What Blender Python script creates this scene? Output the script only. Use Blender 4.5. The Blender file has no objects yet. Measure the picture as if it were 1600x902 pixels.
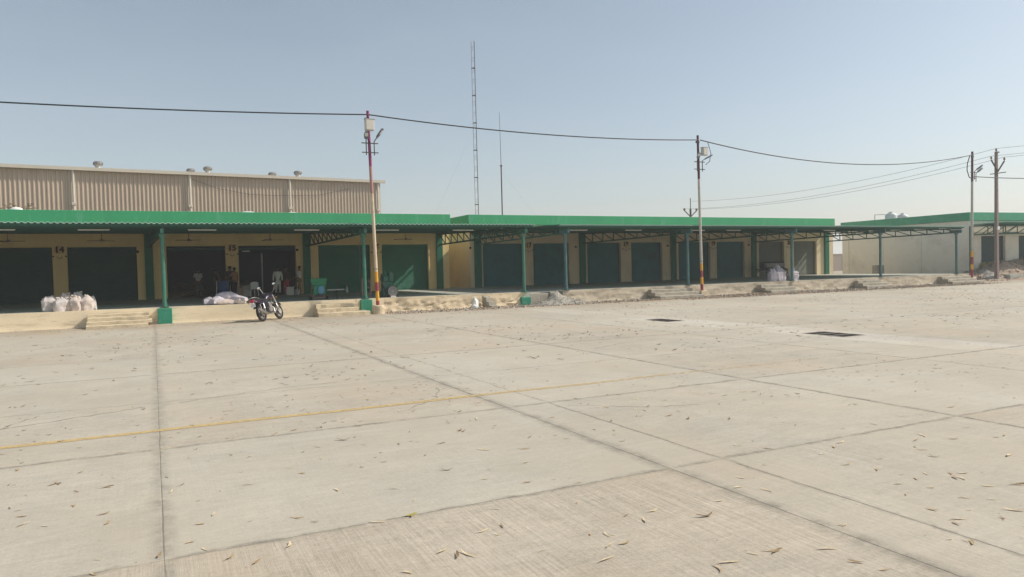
import bpy, bmesh, math, random
from mathutils import Vector, Matrix
random.seed(7)
S = bpy.context.scene
COL = S.collection
R = math.radians

# ------------------------------------------------------------------ camera, sky, sun
cam_d = bpy.data.cameras.new('camera'); cam = bpy.data.objects.new('camera', cam_d); COL.objects.link(cam)
cam_d.sensor_width = 36; cam_d.lens = 25.47; cam_d.clip_end = 5000
M3 = Matrix(((0.895709641, 0.035105606, -0.443251435), (-0.443969162, 0.015895678, -0.895901061), (-0.024405368, 0.999257186, 0.029823718)))
# world axes: rows above are world X, Y, Z seen from camera axes
M4 = M3.to_4x4(); M4.translation = Vector((0, 0, 2.0)); cam.matrix_world = M4
S.camera = cam
S.render.resolution_x, S.render.resolution_y = 1024, 577

SUN = Vector((1.0, -0.30, 0.91)).normalized()
el = math.asin(SUN.z); az = math.atan2(SUN.x, SUN.y)
w = bpy.data.worlds.new('World'); S.world = w; w.use_nodes = True
nt = w.node_tree; bg = nt.nodes['Background']
sky = nt.nodes.new('ShaderNodeTexSky'); sky.sky_type = 'NISHITA'; sky.sun_disc = False
sky.sun_elevation = el; sky.sun_rotation = az
sky.altitude = 0; sky.air_density = 1.0; sky.dust_density = 1.6; sky.ozone_density = 1.0
hs = nt.nodes.new('ShaderNodeHueSaturation'); hs.inputs['Saturation'].default_value = 0.70; hs.inputs['Hue'].default_value = 0.49     # milky summer haze in the air above
nt.links.new(sky.outputs[0], hs.inputs['Color'])
tcw = nt.nodes.new('ShaderNodeTexCoord'); mpw = nt.nodes.new('ShaderNodeMapping'); mpw.inputs['Scale'].default_value = (1, 1, 3.2); nt.links.new(tcw.outputs['Generated'], mpw.inputs[0])
nzw = nt.nodes.new('ShaderNodeTexNoise'); nzw.inputs['Scale'].default_value = 2.2; nzw.inputs['Detail'].default_value = 7; nzw.inputs['Roughness'].default_value = .6; nt.links.new(mpw.outputs[0], nzw.inputs['Vector'])
mrw = nt.nodes.new('ShaderNodeMapRange'); nt.links.new(nzw.outputs[0], mrw.inputs[0]); mrw.inputs[1].default_value = .35; mrw.inputs[2].default_value = .75; mrw.inputs[3].default_value = 0.0; mrw.inputs[4].default_value = .14
mxw = nt.nodes.new('ShaderNodeMix'); mxw.data_type = 'RGBA'; nt.links.new(mrw.outputs[0], mxw.inputs[0]); nt.links.new(hs.outputs[0], mxw.inputs[6]); mxw.inputs[7].default_value = (5.6, 5.9, 6.1, 1)   # faint veils of high haze
nt.links.new(mxw.outputs[2], bg.inputs[0]); bg.inputs[1].default_value = 0.115
sd = bpy.data.lights.new('sun', 'SUN'); sun = bpy.data.objects.new('sun', sd); COL.objects.link(sun)
sd.energy = 4.0; sd.angle = R(0.6); sd.color = (1.0, 0.93, 0.82)
sun.rotation_euler = SUN.to_track_quat('Z', 'Y').to_euler()
S.view_settings.view_transform = 'Standard'; S.view_settings.look = 'None'
S.view_settings.exposure = 0.13; S.view_settings.gamma = 1.0
S.cycles.max_bounces = 10; S.cycles.diffuse_bounces = 8; S.cycles.volume_bounces = 1; S.cycles.transparent_max_bounces = 8

# ------------------------------------------------------------------ materials
def rgb(c): return (c[0], c[1], c[2], 1)
def mat(name, base, rough=0.8, var=0.12, scale=1.5, fine=40, dirt=None, dirt_amt=0.0, dirt_scale=0.8, bump=0.0, bscale=60,
        metal=0.0, coords='world', spec=0.3, dirt_lo=0.5, dirt_hi=0.7, stretch=None):
    m = bpy.data.materials.new(name); m.use_nodes = True; n = m.node_tree; b = n.nodes['Principled BSDF']
    L = n.links.new
    b.inputs['Roughness'].default_value = rough; b.inputs['Metallic'].default_value = metal
    b.inputs['Specular IOR Level'].default_value = spec
    if coords == 'world':
        g = n.nodes.new('ShaderNodeNewGeometry'); co = g.outputs['Position']
    else:
        g = n.nodes.new('ShaderNodeTexCoord'); co = g.outputs['Object']
    if stretch:
        mp = n.nodes.new('ShaderNodeMapping'); mp.inputs['Scale'].default_value = stretch; L(co, mp.inputs[0]); cs = mp.outputs[0]
    else: cs = co
    n1 = n.nodes.new('ShaderNodeTexNoise'); n1.inputs['Scale'].default_value = scale; n1.inputs['Detail'].default_value = 6
    n2 = n.nodes.new('ShaderNodeTexNoise'); n2.inputs['Scale'].default_value = fine; n2.inputs['Detail'].default_value = 4
    L(cs, n1.inputs['Vector']); L(co, n2.inputs['Vector'])
    ad = n.nodes.new('ShaderNodeMath'); ad.operation = 'ADD'; L(n1.outputs[0], ad.inputs[0]); L(n2.outputs[0], ad.inputs[1])
    mr = n.nodes.new('ShaderNodeMapRange'); mr.inputs[1].default_value = 0.6; mr.inputs[2].default_value = 1.4
    mr.inputs[3].default_value = 1 - var; mr.inputs[4].default_value = 1 + var; L(ad.outputs[0], mr.inputs[0])
    mx = n.nodes.new('ShaderNodeVectorMath'); mx.operation = 'SCALE'; mx.inputs[0].default_value = base; L(mr.outputs[0], mx.inputs['Scale'])
    out = mx.outputs[0]
    if dirt:
        n3 = n.nodes.new('ShaderNodeTexNoise'); n3.inputs['Scale'].default_value = dirt_scale; n3.inputs['Detail'].default_value = 8
        n3.inputs['Roughness'].default_value = 0.65
        L(cs, n3.inputs['Vector'])
        r3 = n.nodes.new('ShaderNodeMapRange'); r3.inputs[1].default_value = dirt_lo; r3.inputs[2].default_value = dirt_hi
        r3.inputs[3].default_value = 0; r3.inputs[4].default_value = dirt_amt; L(n3.outputs[0], r3.inputs[0])
        mm = n.nodes.new('ShaderNodeMix'); mm.data_type = 'RGBA'; L(r3.outputs[0], mm.inputs[0]); L(out, mm.inputs[6]); mm.inputs[7].default_value = rgb(dirt)
        out = mm.outputs[2]
    L(out, b.inputs['Base Color'])
    if bump:
        n4 = n.nodes.new('ShaderNodeTexNoise'); n4.inputs['Scale'].default_value = bscale; n4.inputs['Detail'].default_value = 5
        L(cs, n4.inputs['Vector'])
        bp = n.nodes.new('ShaderNodeBump'); bp.inputs['Strength'].default_value = bump; bp.inputs['Distance'].default_value = 0.02
        L(n4.outputs[0], bp.inputs['Height']); L(bp.outputs[0], b.inputs['Normal'])
    return m

CREAM = mat('cream_paint', (0.88, 0.66, 0.31), 0.85, 0.07, 0.7, 30, dirt=(0.62, 0.45, 0.24), dirt_amt=0.4, dirt_scale=0.9, bump=0.1, stretch=(1, 1, 0.35))
CREAMB = mat('pale_cream_paint', (0.80, 0.66, 0.44), 0.85, 0.06, 0.7, 30, dirt=(0.38, 0.31, 0.21), dirt_amt=0.4, dirt_scale=0.9, bump=0.1, stretch=(1, 1, 0.35))
CREAMC = mat('greyish_cream_paint', (0.80, 0.75, 0.64), 0.85, 0.06, 0.5, 30, dirt=(0.36, 0.32, 0.26), dirt_amt=0.4, dirt_scale=0.5, bump=0.1)
GREEN = mat('green_parapet_paint', (0.055, 0.36, 0.16), 0.6, 0.13, 0.8, 22, dirt=(0.19, 0.43, 0.30), dirt_amt=0.6, dirt_scale=2.2, dirt_lo=0.55, dirt_hi=0.75, stretch=(1, 1, 0.25))
GREENC = mat('faded_green_paint', (0.07, 0.33, 0.19), 0.6, 0.10, 0.8, 22, dirt=(0.25, 0.45, 0.34), dirt_amt=0.4, dirt_scale=1.6)
DGREEN = mat('dark_green_steel_paint', (0.025, 0.115, 0.085), 0.5, 0.15, 3, 40, dirt=(0.10, 0.09, 0.06), dirt_amt=0.4, dirt_scale=4)
TEAL = mat('teal_column_paint', (0.03, 0.16, 0.11), 0.45, 0.12, 3, 40, dirt=(0.16, 0.20, 0.17), dirt_amt=0.5, dirt_scale=5, spec=0.5)
TEALB = mat('blue_green_column_paint', (0.045, 0.135, 0.14), 0.45, 0.12, 3, 40, dirt=(0.16, 0.22, 0.22), dirt_amt=0.5, dirt_scale=5, spec=0.5)
PILG = mat('green_pilaster_paint', (0.02, 0.15, 0.09), 0.6, 0.12, 2, 40)
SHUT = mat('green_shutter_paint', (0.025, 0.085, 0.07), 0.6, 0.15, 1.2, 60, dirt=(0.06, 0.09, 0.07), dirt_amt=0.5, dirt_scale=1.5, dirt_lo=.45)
SHUTL = mat('sun_bounce_green_shutter', (0.045, 0.20, 0.13), 0.6, 0.15, 1.2, 60, dirt=(0.09, 0.17, 0.11), dirt_amt=0.4, dirt_scale=1.5)  # lighter copy of the shutter green, with the sun bounce put into its colour
SHUTB = mat('blue_green_shutter_paint', (0.055, 0.20, 0.21), 0.6, 0.15, 1.2, 60, dirt=(0.07, 0.11, 0.12), dirt_amt=0.5, dirt_scale=1.5)
SHUTC = mat('dusty_blue_green_shutter', (0.06, 0.10, 0.10), 0.7, 0.12, 1.2, 60)
SHUTG = mat('grey_dusty_shutter_paint', (0.20, 0.21, 0.18), 0.7, 0.12, 1.2, 60, dirt=(0.18, 0.17, 0.14), dirt_amt=0.5, dirt_scale=1.5)
PLINTH = mat('cream_plinth_plaster', (0.84, 0.71, 0.50), 0.9, 0.12, 1.4, 30, dirt=(0.42, 0.35, 0.24), dirt_amt=0.85, dirt_scale=1.2, dirt_lo=.52, dirt_hi=.72, bump=0.3, bscale=22, stretch=(0.5, 1, 2.2))
PLINTHM = mat('broken_cream_plaster', (0.74, 0.61, 0.42), 0.9, 0.12, 1.4, 30, dirt=(0.34, 0.27, 0.18), dirt_amt=0.85, dirt_scale=2.2, dirt_lo=.50, dirt_hi=.66, bump=0.5, bscale=20, stretch=(0.5, 1, 1.6))
PLINTHB = mat('grey_stained_plinth_plaster', (0.60, 0.52, 0.40), 0.9, 0.14, 1.4, 30, dirt=(0.30, 0.25, 0.18), dirt_amt=0.85, dirt_scale=1.7, dirt_lo=.46, dirt_hi=.66, bump=0.4, bscale=20, stretch=(0.5, 1, 2.0))
FLOORM = mat('smooth_platform_concrete', (0.46, 0.46, 0.40), 0.8, 0.10, 0.7, 30, dirt=(0.24, 0.22, 0.19), dirt_amt=0.6, dirt_scale=1.0, bump=0.1)
STONE = mat('stair_concrete', (0.62, 0.52, 0.36), 0.9, 0.14, 2.5, 30, dirt=(0.30, 0.25, 0.18), dirt_amt=0.7, dirt_scale=2.5, bump=0.6, bscale=18)
RAWC = mat('raw_grey_concrete', (0.42, 0.38, 0.31), 0.9, 0.2, 2.5, 30, dirt=(0.24, 0.21, 0.16), dirt_amt=0.7, dirt_scale=3, bump=0.6, bscale=20)
SOIL = mat('dusty_soil', (0.40, 0.34, 0.26), 1.0, 0.2, 0.5, 12, dirt=(0.27, 0.22, 0.16), dirt_amt=0.7, dirt_scale=0.6, bump=0.8, bscale=8)
JOINTM = mat('dusty_joint_filler', (0.27, 0.245, 0.20), 0.95, 0.3, 4, 40)
STEEL = mat('galvanised_steel', (0.50, 0.50, 0.48), 0.5, 0.1, 2, 50, metal=0.6)
DSTEEL = mat('dark_rusty_steel', (0.09, 0.075, 0.065), 0.7, 0.25, 4, 50)
WHITEP = mat('white_enamel', (0.75, 0.75, 0.72), 0.5, 0.05, 3, 50)
CORR = mat('beige_corrugated_sheet', (0.47, 0.385, 0.30), 0.55, 0.07, 0.8, 30, dirt=(0.36, 0.28, 0.21), dirt_amt=0.5, dirt_scale=0.7, stretch=(1, 1, 0.25), spec=0.4)
TRIM = mat('pale_trim_sheet', (0.55, 0.50, 0.42), 0.5, 0.08, 2, 30)
GREENSHEET = mat('green_roof_sheet', (0.06, 0.24, 0.16), 0.5, 0.1, 2, 30)
LIPM = mat('sunlit_green_sheet_edge', (0.36, 0.52, 0.43), 0.5, 0.15, 6, 30)  # pale tone paints sunlight onto the front lip of the canopy sheets
CABLE = mat('black_cable_rubber', (0.03, 0.035, 0.04), 0.6, 0.1)
POLEW = mat('cream_pole_paint', (0.62, 0.50, 0.36), 0.6, 0.12, 3, 30, dirt=(0.35, 0.27, 0.18), dirt_amt=0.5, dirt_scale=4)
POLEG = mat('grey_pole_paint', (0.50, 0.47, 0.41), 0.6, 0.12, 3, 30, dirt=(0.30, 0.26, 0.2), dirt_amt=0.5, dirt_scale=4)
POLEY = mat('yellow_band_paint', (0.72, 0.36, 0.03), 0.6, 0.12, 5, 30, dirt=(0.6, 0.45, 0.2), dirt_amt=0.4, dirt_scale=8)
POLEM = mat('maroon_band_paint', (0.30, 0.045, 0.06), 0.6, 0.15, 5, 30, dirt=(0.4, 0.2, 0.15), dirt_amt=0.4, dirt_scale=8)
POLEP = mat('magenta_pole_paint', (0.26, 0.04, 0.13), 0.55, 0.12, 5, 30)
POLED = mat('faded_maroon_pole_paint', (0.13, 0.04, 0.055), 0.6, 0.12, 5, 30)
POLEF = mat('faded_pink_pole_paint', (0.40, 0.22, 0.20), 0.6, 0.15, 5, 30)
BOXG = mat('pale_grey_box_enamel', (0.62, 0.58, 0.52), 0.5, 0.05, 5, 30)
LAMPG = mat('grey_lamp_casing', (0.14, 0.15, 0.17), 0.5, 0.1)
GLASSL = mat('frosted_lamp_lens', (0.6, 0.62, 0.62), 0.25, 0.03)
PEDG = mat('green_pedestal_paint', (0.03, 0.24, 0.15), 0.6, 0.12, 3, 40, dirt=(0.3, 0.35, 0.3), dirt_amt=0.6, dirt_scale=4, dirt_lo=.56)
SACK = mat('white_woven_sack', (0.54, 0.50, 0.48), 0.75, 0.12, 4, 80, dirt=(0.45, 0.38, 0.36), dirt_amt=0.5, dirt_scale=5, bump=0.5, bscale=12)
SACKP = mat('pinkish_woven_sack', (0.58, 0.50, 0.45), 0.75, 0.12, 4, 80, dirt=(0.42, 0.32, 0.29), dirt_amt=0.5, dirt_scale=5, bump=0.5, bscale=12)
SACKL = mat('lilac_woven_sack', (0.50, 0.46, 0.50), 0.75, 0.12, 4, 80, dirt=(0.42, 0.37, 0.42), dirt_amt=0.5, dirt_scale=5, bump=0.5, bscale=12)
BROWNS = mat('jute_sack', (0.22, 0.16, 0.10), 0.9, 0.2, 4, 60)
TIE = mat('dark_string', (0.15, 0.1, 0.08), 0.8)
SKIN = mat('brown_skin', (0.20, 0.105, 0.06), 0.6, 0.05)
HAIR = mat('black_hair', (0.012, 0.011, 0.01), 0.6, 0.1)
def cloth(n, c): return mat(n, c, 0.9, 0.12, 8, 60, bump=0.3, bscale=10)
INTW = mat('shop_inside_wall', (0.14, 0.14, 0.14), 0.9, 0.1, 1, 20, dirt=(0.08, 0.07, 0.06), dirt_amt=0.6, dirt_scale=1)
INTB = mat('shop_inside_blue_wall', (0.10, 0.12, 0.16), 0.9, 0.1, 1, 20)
RUBBER = mat('black_rubber', (0.02, 0.02, 0.02), 0.8, 0.1, 8, 60, dirt=(0.17, 0.13, 0.09), dirt_amt=0.6, dirt_scale=6)
TUBEW = mat('bright_white_tube', (0.9, 0.9, 0.86), 0.4, 0.02)
BLACKP = mat('black_gloss_paint', (0.012, 0.012, 0.018), 0.2, 0.1, spec=0.7)
PURPLEP = mat('dark_purple_fairing_paint', (0.022, 0.014, 0.035), 0.3, 0.1, spec=0.6)
CHROME = mat('dusty_chrome', (0.50, 0.48, 0.46), 0.38, 0.03, metal=1.0)
ALLOY = mat('dull_cast_alloy', (0.24, 0.22, 0.21), 0.6, 0.1, metal=0.5)
SEATM = mat('black_seat_vinyl', (0.02, 0.02, 0.02), 0.45, 0.1)
REDL = mat('red_tail_lens', (0.5, 0.015, 0.05), 0.2, 0.05, spec=0.7)
AMBER = mat('amber_lens', (0.7, 0.25, 0.03), 0.2, 0.05)
MIRR = mat('mirror_glass', (0.9, 0.9, 0.9), 0.03, 0.0, metal=1.0)
DIRTG = mat('grey_gravel', (0.37, 0.345, 0.30), 1.0, 0.25, 3, 25, dirt=(0.22, 0.20, 0.17), dirt_amt=0.7, dirt_scale=5, bump=0.8, bscale=20)
REDDIRT = mat('brown_earth_rubble', (0.36, 0.28, 0.215), 1.0, 0.25, 2, 25, dirt=(0.22, 0.17, 0.13), dirt_amt=0.7, dirt_scale=3, bump=0.8, bscale=15)
LEAF1 = mat('pale_dry_leaf', (0.64, 0.53, 0.34), 0.8, 0.25, 20, 80, coords='obj')
LEAF2 = mat('brown_dry_leaf', (0.33, 0.23, 0.13), 0.8, 0.3, 20, 80, coords='obj')
LEAF3 = mat('yellow_green_leaf', (0.36, 0.32, 0.06), 0.7, 0.25, 20, 80, coords='obj')
LEAFD = mat('dull_brown_leaf', (0.22, 0.15, 0.085), 0.8, 0.35, 2, 10)
LEAF4 = mat('tan_dry_leaf', (0.46, 0.34, 0.19), 0.8, 0.3, 20, 80, coords='obj')
BLUED = mat('blue_drum_plastic', (0.05, 0.10, 0.25), 0.5, 0.1)
YDRUM = mat('dull_yellow_drum', (0.34, 0.27, 0.08), 0.7, 0.2, 4, 40)
TANKM = mat('white_tank_plastic', (0.62, 0.64, 0.64), 0.5, 0.05)
COMPW = mat('old_compound_wall', (0.34, 0.28, 0.24), 0.9, 0.12, 0.4, 15, dirt=(0.25, 0.2, 0.17), dirt_amt=0.6, dirt_scale=0.4)
WEED = mat('dry_weed_green', (0.13, 0.14, 0.05), 0.9, 0.3, 3, 40)
CARD = mat('brown_cardboard', (0.33, 0.25, 0.17), 0.9, 0.1)
PINKP = mat('dusty_red_iron', (0.28, 0.16, 0.14), 0.8, 0.2)
GREENM = mat('bright_green_machine_paint', (0.02, 0.20, 0.10), 0.5, 0.1)
BLUEM = mat('pale_blue_plastic', (0.10, 0.28, 0.40), 0.5, 0.1)
DIGIT = mat('dark_brown_lettering', (0.045, 0.02, 0.012), 0.8, 0.1)
DIGBG = mat('ochre_painted_patch', (0.72, 0.48, 0.20), 0.8, 0.2, 8, 40)
WOOD = mat('weathered_timber', (0.25, 0.18, 0.11), 0.9, 0.2, 6, 40)

# concrete of the yard: brushed, blotched, with dirty bands beside the old joints
def concrete(name, base, broom=0.0, grey=0.0):
    m = bpy.data.materials.new(name); m.use_nodes = True; n = m.node_tree; L = n.links.new; b = n.nodes['Principled BSDF']
    b.inputs['Roughness'].default_value = 0.85; b.inputs['Specular IOR Level'].default_value = 0.25
    g = n.nodes.new('ShaderNodeNewGeometry'); P = g.outputs['Position']
    def noise(sc, det=6, st=None, rough=0.55):
        v = P
        if st:
            mp = n.nodes.new('ShaderNodeMapping'); mp.inputs['Scale'].default_value = st; L(P, mp.inputs[0]); v = mp.outputs[0]
        t = n.nodes.new('ShaderNodeTexNoise'); t.inputs['Scale'].default_value = sc; t.inputs['Detail'].default_value = det
        t.inputs['Roughness'].default_value = rough; L(v, t.inputs['Vector']); return t.outputs[0]
    def rng(v, a, bb, c, d):
        t = n.nodes.new('ShaderNodeMapRange'); L(v, t.inputs[0])
        for i, x in enumerate((a, bb, c, d)): t.inputs[1 + i].default_value = x
        return t.outputs[0]
    def mth(op, a, bb=None):
        t = n.nodes.new('ShaderNodeMath'); t.operation = op
        for i, x in enumerate((a, bb)):
            if x is None: continue
            if isinstance(x, (int, float)): t.inputs[i].default_value = x
            else: L(x, t.inputs[i])
        return t.outputs[0]
    def mix(f, a, bb):
        t = n.nodes.new('ShaderNodeMix'); t.data_type = 'RGBA'
        if isinstance(f, (int, float)): t.inputs[0].default_value = f
        else: L(f, t.inputs[0])
        for i, x in ((6, a), (7, bb)):
            if isinstance(x, tuple): t.inputs[i].default_value = rgb(x)
            else: L(x, t.inputs[i])
        return t.outputs[2]
    info = n.nodes.new('ShaderNodeObjectInfo')
    big = noise(0.22, 5); mid = noise(1.3, 7, None, 0.65); fine = noise(35, 4); tiny = noise(160, 2)
    f = mth('ADD', rng(big, 0.3, 0.7, -0.12, 0.12), rng(mid, 0.3, 0.7, -0.10, 0.10))
    f = mth('ADD', f, rng(fine, 0.3, 0.7, -0.09, 0.09)); f = mth('ADD', f, rng(tiny, 0.3, 0.7, -0.12, 0.12))
    f = mth('ADD', f, rng(info.outputs['Random'], 0, 1, -0.05, 0.05)); f = mth('ADD', f, 1.0)
    smear = noise(5.0, 6, (0.5, 2.0, 1), 0.75); f = mth('ADD', f, rng(smear, 0.32, 0.68, -0.09, 0.09))
    grit = noise(14, 5, (0.8, 1.3, 1), 0.8); f = mth('ADD', f, rng(grit, 0.32, 0.68, -0.10, 0.08))
    if broom:
        br = noise(1.0, 5, (34, 0.9, 1), 0.85); bm_ = rng(noise(0.9, 4), 0.38, 0.62, 0.35, 1.0)
        f = mth('ADD', f, mth('MULTIPLY', bm_, rng(br, 0.33, 0.67, -0.26 * broom, 0.30 * broom)))
    sc = n.nodes.new('ShaderNodeVectorMath'); sc.operation = 'SCALE'; sc.inputs[0].default_value = base; L(f, sc.inputs['Scale'])
    c = sc.outputs[0]
    # warm dust and grey scour patches
    c = mix(rng(noise(0.45, 6, (1, 0.6, 1), 0.6), 0.42, 0.66, 0, 0.55), c, (0.47, 0.39, 0.285))
    c = mix(rng(info.outputs['Random'], 0.3, 1.0, 0.0, 0.35), c, (0.43, 0.41, 0.35))
    c = mix(rng(noise(0.8, 7, (0.25, 2.2, 1), 0.7), 0.55, 0.72, 0, 0.4), c, (0.54, 0.49, 0.41))
    c = mix(rng(noise(0.7, 8, (0.5, 1.3, 1), 0.7), 0.56, 0.76, 0, 0.45), c, (0.33, 0.31, 0.27))
    # stains beside the old joints
    sp = n.nodes.new('ShaderNodeSeparateXYZ'); L(P, sp.inputs[0])
    X, Y = sp.outputs[0], sp.outputs[1]
    wob = rng(noise(2.2, 6, None, .7), 0.3, 0.7, -0.05, 0.05)
    st = None
    for ax, at, wd, am in (('X', 0.0, 0.12, 0.75), ('X', 4.45, 0.15, 0.95), ('X', 5.125, 0.04, .9), ('X', 8.95, 0.09, 1.1), ('X', 13.39, 0.08, .8), ('Y', 5.62, 0.06, 1.0), ('Y', 9.25, 0.08, 1.0), ('Y', 12.7, .06, .6), ('Y', 16.26, 0.09, .9)):
        v = X if ax == 'X' else Y
        d = mth('ABSOLUTE', mth('ADD', mth('SUBTRACT', v, at), wob))
        k = rng(d, 0.0, wd, am, 0.0)
        st = k if st is None else mth('MAXIMUM', st, k)
    st = mth('MULTIPLY', st, rng(noise(3.5, 9, None, .8), 0.38, 0.58, 0.0, 0.85))
    c = mix(st, c, (0.21, 0.19, 0.155))
    # dust washed towards the platforms
    dz = rng(Y, 29.6, 31.8, 0.0, 1.0); dz = mth('MULTIPLY', dz, rng(noise(1.1, 8, (0.6, 1.6, 1), .7), 0.38, 0.6, 0, 0.85))
    c = mix(dz, c, (0.34, 0.265, 0.18))
    # fine dark specks
    vo = n.nodes.new('ShaderNodeTexVoronoi'); vo.inputs['Scale'].default_value = 5; L(P, vo.inputs['Vector'])
    c = mix(rng(vo.outputs['Distance'], 0.03, 0.06, 0.6, 0), c, (0.22, 0.17, 0.12))
    L(c, b.inputs['Base Color'])
    h = mth('ADD', mth('MULTIPLY', fine, 0.5), mth('MULTIPLY', mid, 1.5))
    if broom: h = mth('ADD', h, mth('MULTIPLY', br, 1.6 * broom))
    bp = n.nodes.new('ShaderNodeBump'); bp.inputs['Strength'].default_value = 0.35; bp.inputs['Distance'].default_value = 0.008
    L(h, bp.inputs['Height']); L(bp.outputs[0], b.inputs['Normal'])
    return m
CON = concrete('yard_concrete', (0.455, 0.41, 0.335), 0.25)
CONB = concrete('broomed_yard_concrete', (0.455, 0.40, 0.32), 1.0)
CONL = concrete('pale_drain_concrete', (0.51, 0.47, 0.40), 0.1)

# ------------------------------------------------------------------ mesh helpers
class MB:
    def __init__(s, off=(0, 0, 0)): s.v = []; s.f = []; s.o = Vector(off)
    def add(s, vs, fs):
        k = len(s.v); s.v += [tuple(Vector(p) - s.o) for p in vs]; s.f += [tuple(i + k for i in f) for f in fs]; return s
    def box(s, x0, x1, y0, y1, z0, z1):
        return s.add([(x0, y0, z0), (x1, y0, z0), (x1, y1, z0), (x0, y1, z0), (x0, y0, z1), (x1, y0, z1), (x1, y1, z1), (x0, y1, z1)],
                     [(0, 3, 2, 1), (4, 5, 6, 7), (0, 1, 5, 4), (1, 2, 6, 5), (2, 3, 7, 6), (3, 0, 4, 7)])
    def bbox(s, x0, x1, y0, y1, z0, z1, b=0.02):   # box with bevelled edges
        bm = bmesh.new(); bmesh.ops.create_cube(bm, size=1)
        for v in bm.verts: v.co = Vector(((x0 + x1) / 2 + v.co.x * (x1 - x0), (y0 + y1) / 2 + v.co.y * (y1 - y0), (z0 + z1) / 2 + v.co.z * (z1 - z0)))
        bmesh.ops.bevel(bm, geom=bm.edges[:], offset=b, segments=1, affect='EDGES')
        bm.verts.index_update(); s.add([v.co for v in bm.verts], [tuple(v.index for v in f.verts) for f in bm.faces]); bm.free(); return s
    def bar(s, a, b, w, h, up=(0, 0, 1)):
        a, b = Vector(a), Vector(b); d = (b - a).normalized(); u = Vector(up)
        if abs(d.dot(u)) > .98: u = Vector((0, 1, 0))
        x = d.cross(u).normalized() * (w / 2); z = x.cross(d).normalized() * (h / 2)
        return s.add([a - x - z, a + x - z, a + x + z, a - x + z, b - x - z, b + x - z, b + x + z, b - x + z],
                     [(0, 1, 2, 3), (4, 7, 6, 5), (0, 4, 5, 1), (1, 5, 6, 2), (2, 6, 7, 3), (3, 7, 4, 0)])
    def tube(s, pts, r, n=8, closed=False):
        pts = [Vector(p) for p in pts]; N = len(pts)
        rs = r if isinstance(r, (list, tuple)) else [r] * N
        vs = []; ref = None
        for i, p in enumerate(pts):
            if closed: d = (pts[(i + 1) % N] - pts[i - 1]).normalized()
            else: d = (pts[min(i + 1, N - 1)] - pts[max(i - 1, 0)]).normalized()
            if ref is None: ref = Vector((0, 0, 1)) if abs(d.z) < .9 else Vector((1, 0, 0))
            x = d.cross(ref)
            if x.length < 1e-4: ref = Vector((0, 1, 0)); x = d.cross(ref)
            x.normalize(); y = x.cross(d).normalized(); ref = y
            for k in range(n):
                a = 2 * math.pi * k / n; vs.append(p + (x * math.cos(a) + y * math.sin(a)) * rs[i])
        fs = []
        for i in range(N if closed else N - 1):
            j = (i + 1) % N
            for k in range(n): fs.append((i * n + k, i * n + (k + 1) % n, j * n + (k + 1) % n, j * n + k))
        if not closed: fs.append(tuple(range(n - 1, -1, -1))); fs.append(tuple((N - 1) * n + k for k in range(n)))
        return s.add(vs, fs)
    def cyl(s, a, b, r, n=16, r2=None): return s.tube([a, b], [r, r if r2 is None else r2], n)
    def lathe(s, prof, c=(0, 0, 0), n=20, axis='Z'):
        vs = []; c = Vector(c)
        for (r, z) in prof:
            for k in range(n):
                a = 2 * math.pi * k / n; p = Vector((r * math.cos(a), r * math.sin(a), z))
                if axis == 'Y': p = Vector((p.x, p.z, p.y))
                if axis == 'X': p = Vector((p.z, p.x, p.y))
                vs.append(c + p)
        fs = [(i * n + k, i * n + (k + 1) % n, (i + 1) * n + (k + 1) % n, (i + 1) * n + k) for i in range(len(prof) - 1) for k in range(n)]
        fs.append(tuple(range(n))); fs.append(tuple((len(prof) - 1) * n + k for k in range(n)))
        return s.add(vs, fs)
    def prism(s, poly, y0, y1):   # poly in XZ, extruded along Y
        n = len(poly); vs = [(x, y0, z) for x, z in poly] + [(x, y1, z) for x, z in poly]
        fs = [tuple(range(n)), tuple(range(2 * n - 1, n - 1, -1))] + [(i, i + n, (i + 1) % n + n, (i + 1) % n) for i in range(n)]
        return s.add(vs, fs)
    def ball(s, c, r, n=10, m=6):
        c = Vector(c); r = Vector((r, r, r)) if isinstance(r, (int, float)) else Vector(r)
        prof = [(math.sin(math.pi * i / m), -math.cos(math.pi * i / m)) for i in range(m + 1)]
        vs = []
        for (q, z) in prof:
            q = max(q, 0.01)
            for k in range(n):
                a = 2 * math.pi * k / n; vs.append((c.x + r.x * q * math.cos(a), c.y + r.y * q * math.sin(a), c.z + r.z * z))
        fs = [(i * n + k, i * n + (k + 1) % n, (i + 1) * n + (k + 1) % n, (i + 1) * n + k) for i in range(m) for k in range(n)]
        fs.append(tuple(range(n - 1, -1, -1))); fs.append(tuple(m * n + k for k in range(n)))
        return s.add(vs, fs)
    def mesh(s, name, m, smooth=False):
        me = bpy.data.meshes.new(name); me.from_pydata(s.v, [], s.f); me.materials.append(m)
        bm = bmesh.new(); bm.from_mesh(me); bmesh.ops.recalc_face_normals(bm, faces=bm.faces[:])
        if smooth:
            for f in bm.faces: f.smooth = True
            for e in bm.edges:
                if len(e.link_faces) == 2 and e.calc_face_angle(0) > 0.7: e.smooth = False
        bm.to_mesh(me); bm.free(); return me
    def build(s, name, m, parent=None, smooth=False):
        o = bpy.data.objects.new(name, s.mesh(name, m, smooth)); COL.objects.link(o); o.parent = parent
        if parent is None: o.location = s.o
        return o
def tag(o, label=None, cat=None, group=None, kind=None):
    if label: o['label'] = label
    if cat: o['category'] = cat
    if group: o['group'] = group
    if kind: o['kind'] = kind
    return o
def thing(name, label, cat, loc=(0, 0, 0), rz=0, group=None):
    o = bpy.data.objects.new(name, None); COL.objects.link(o); o.location = loc; o.rotation_euler = (0, 0, rz)
    o.empty_display_size = 0.2
    return tag(o, label, cat, group)
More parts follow.
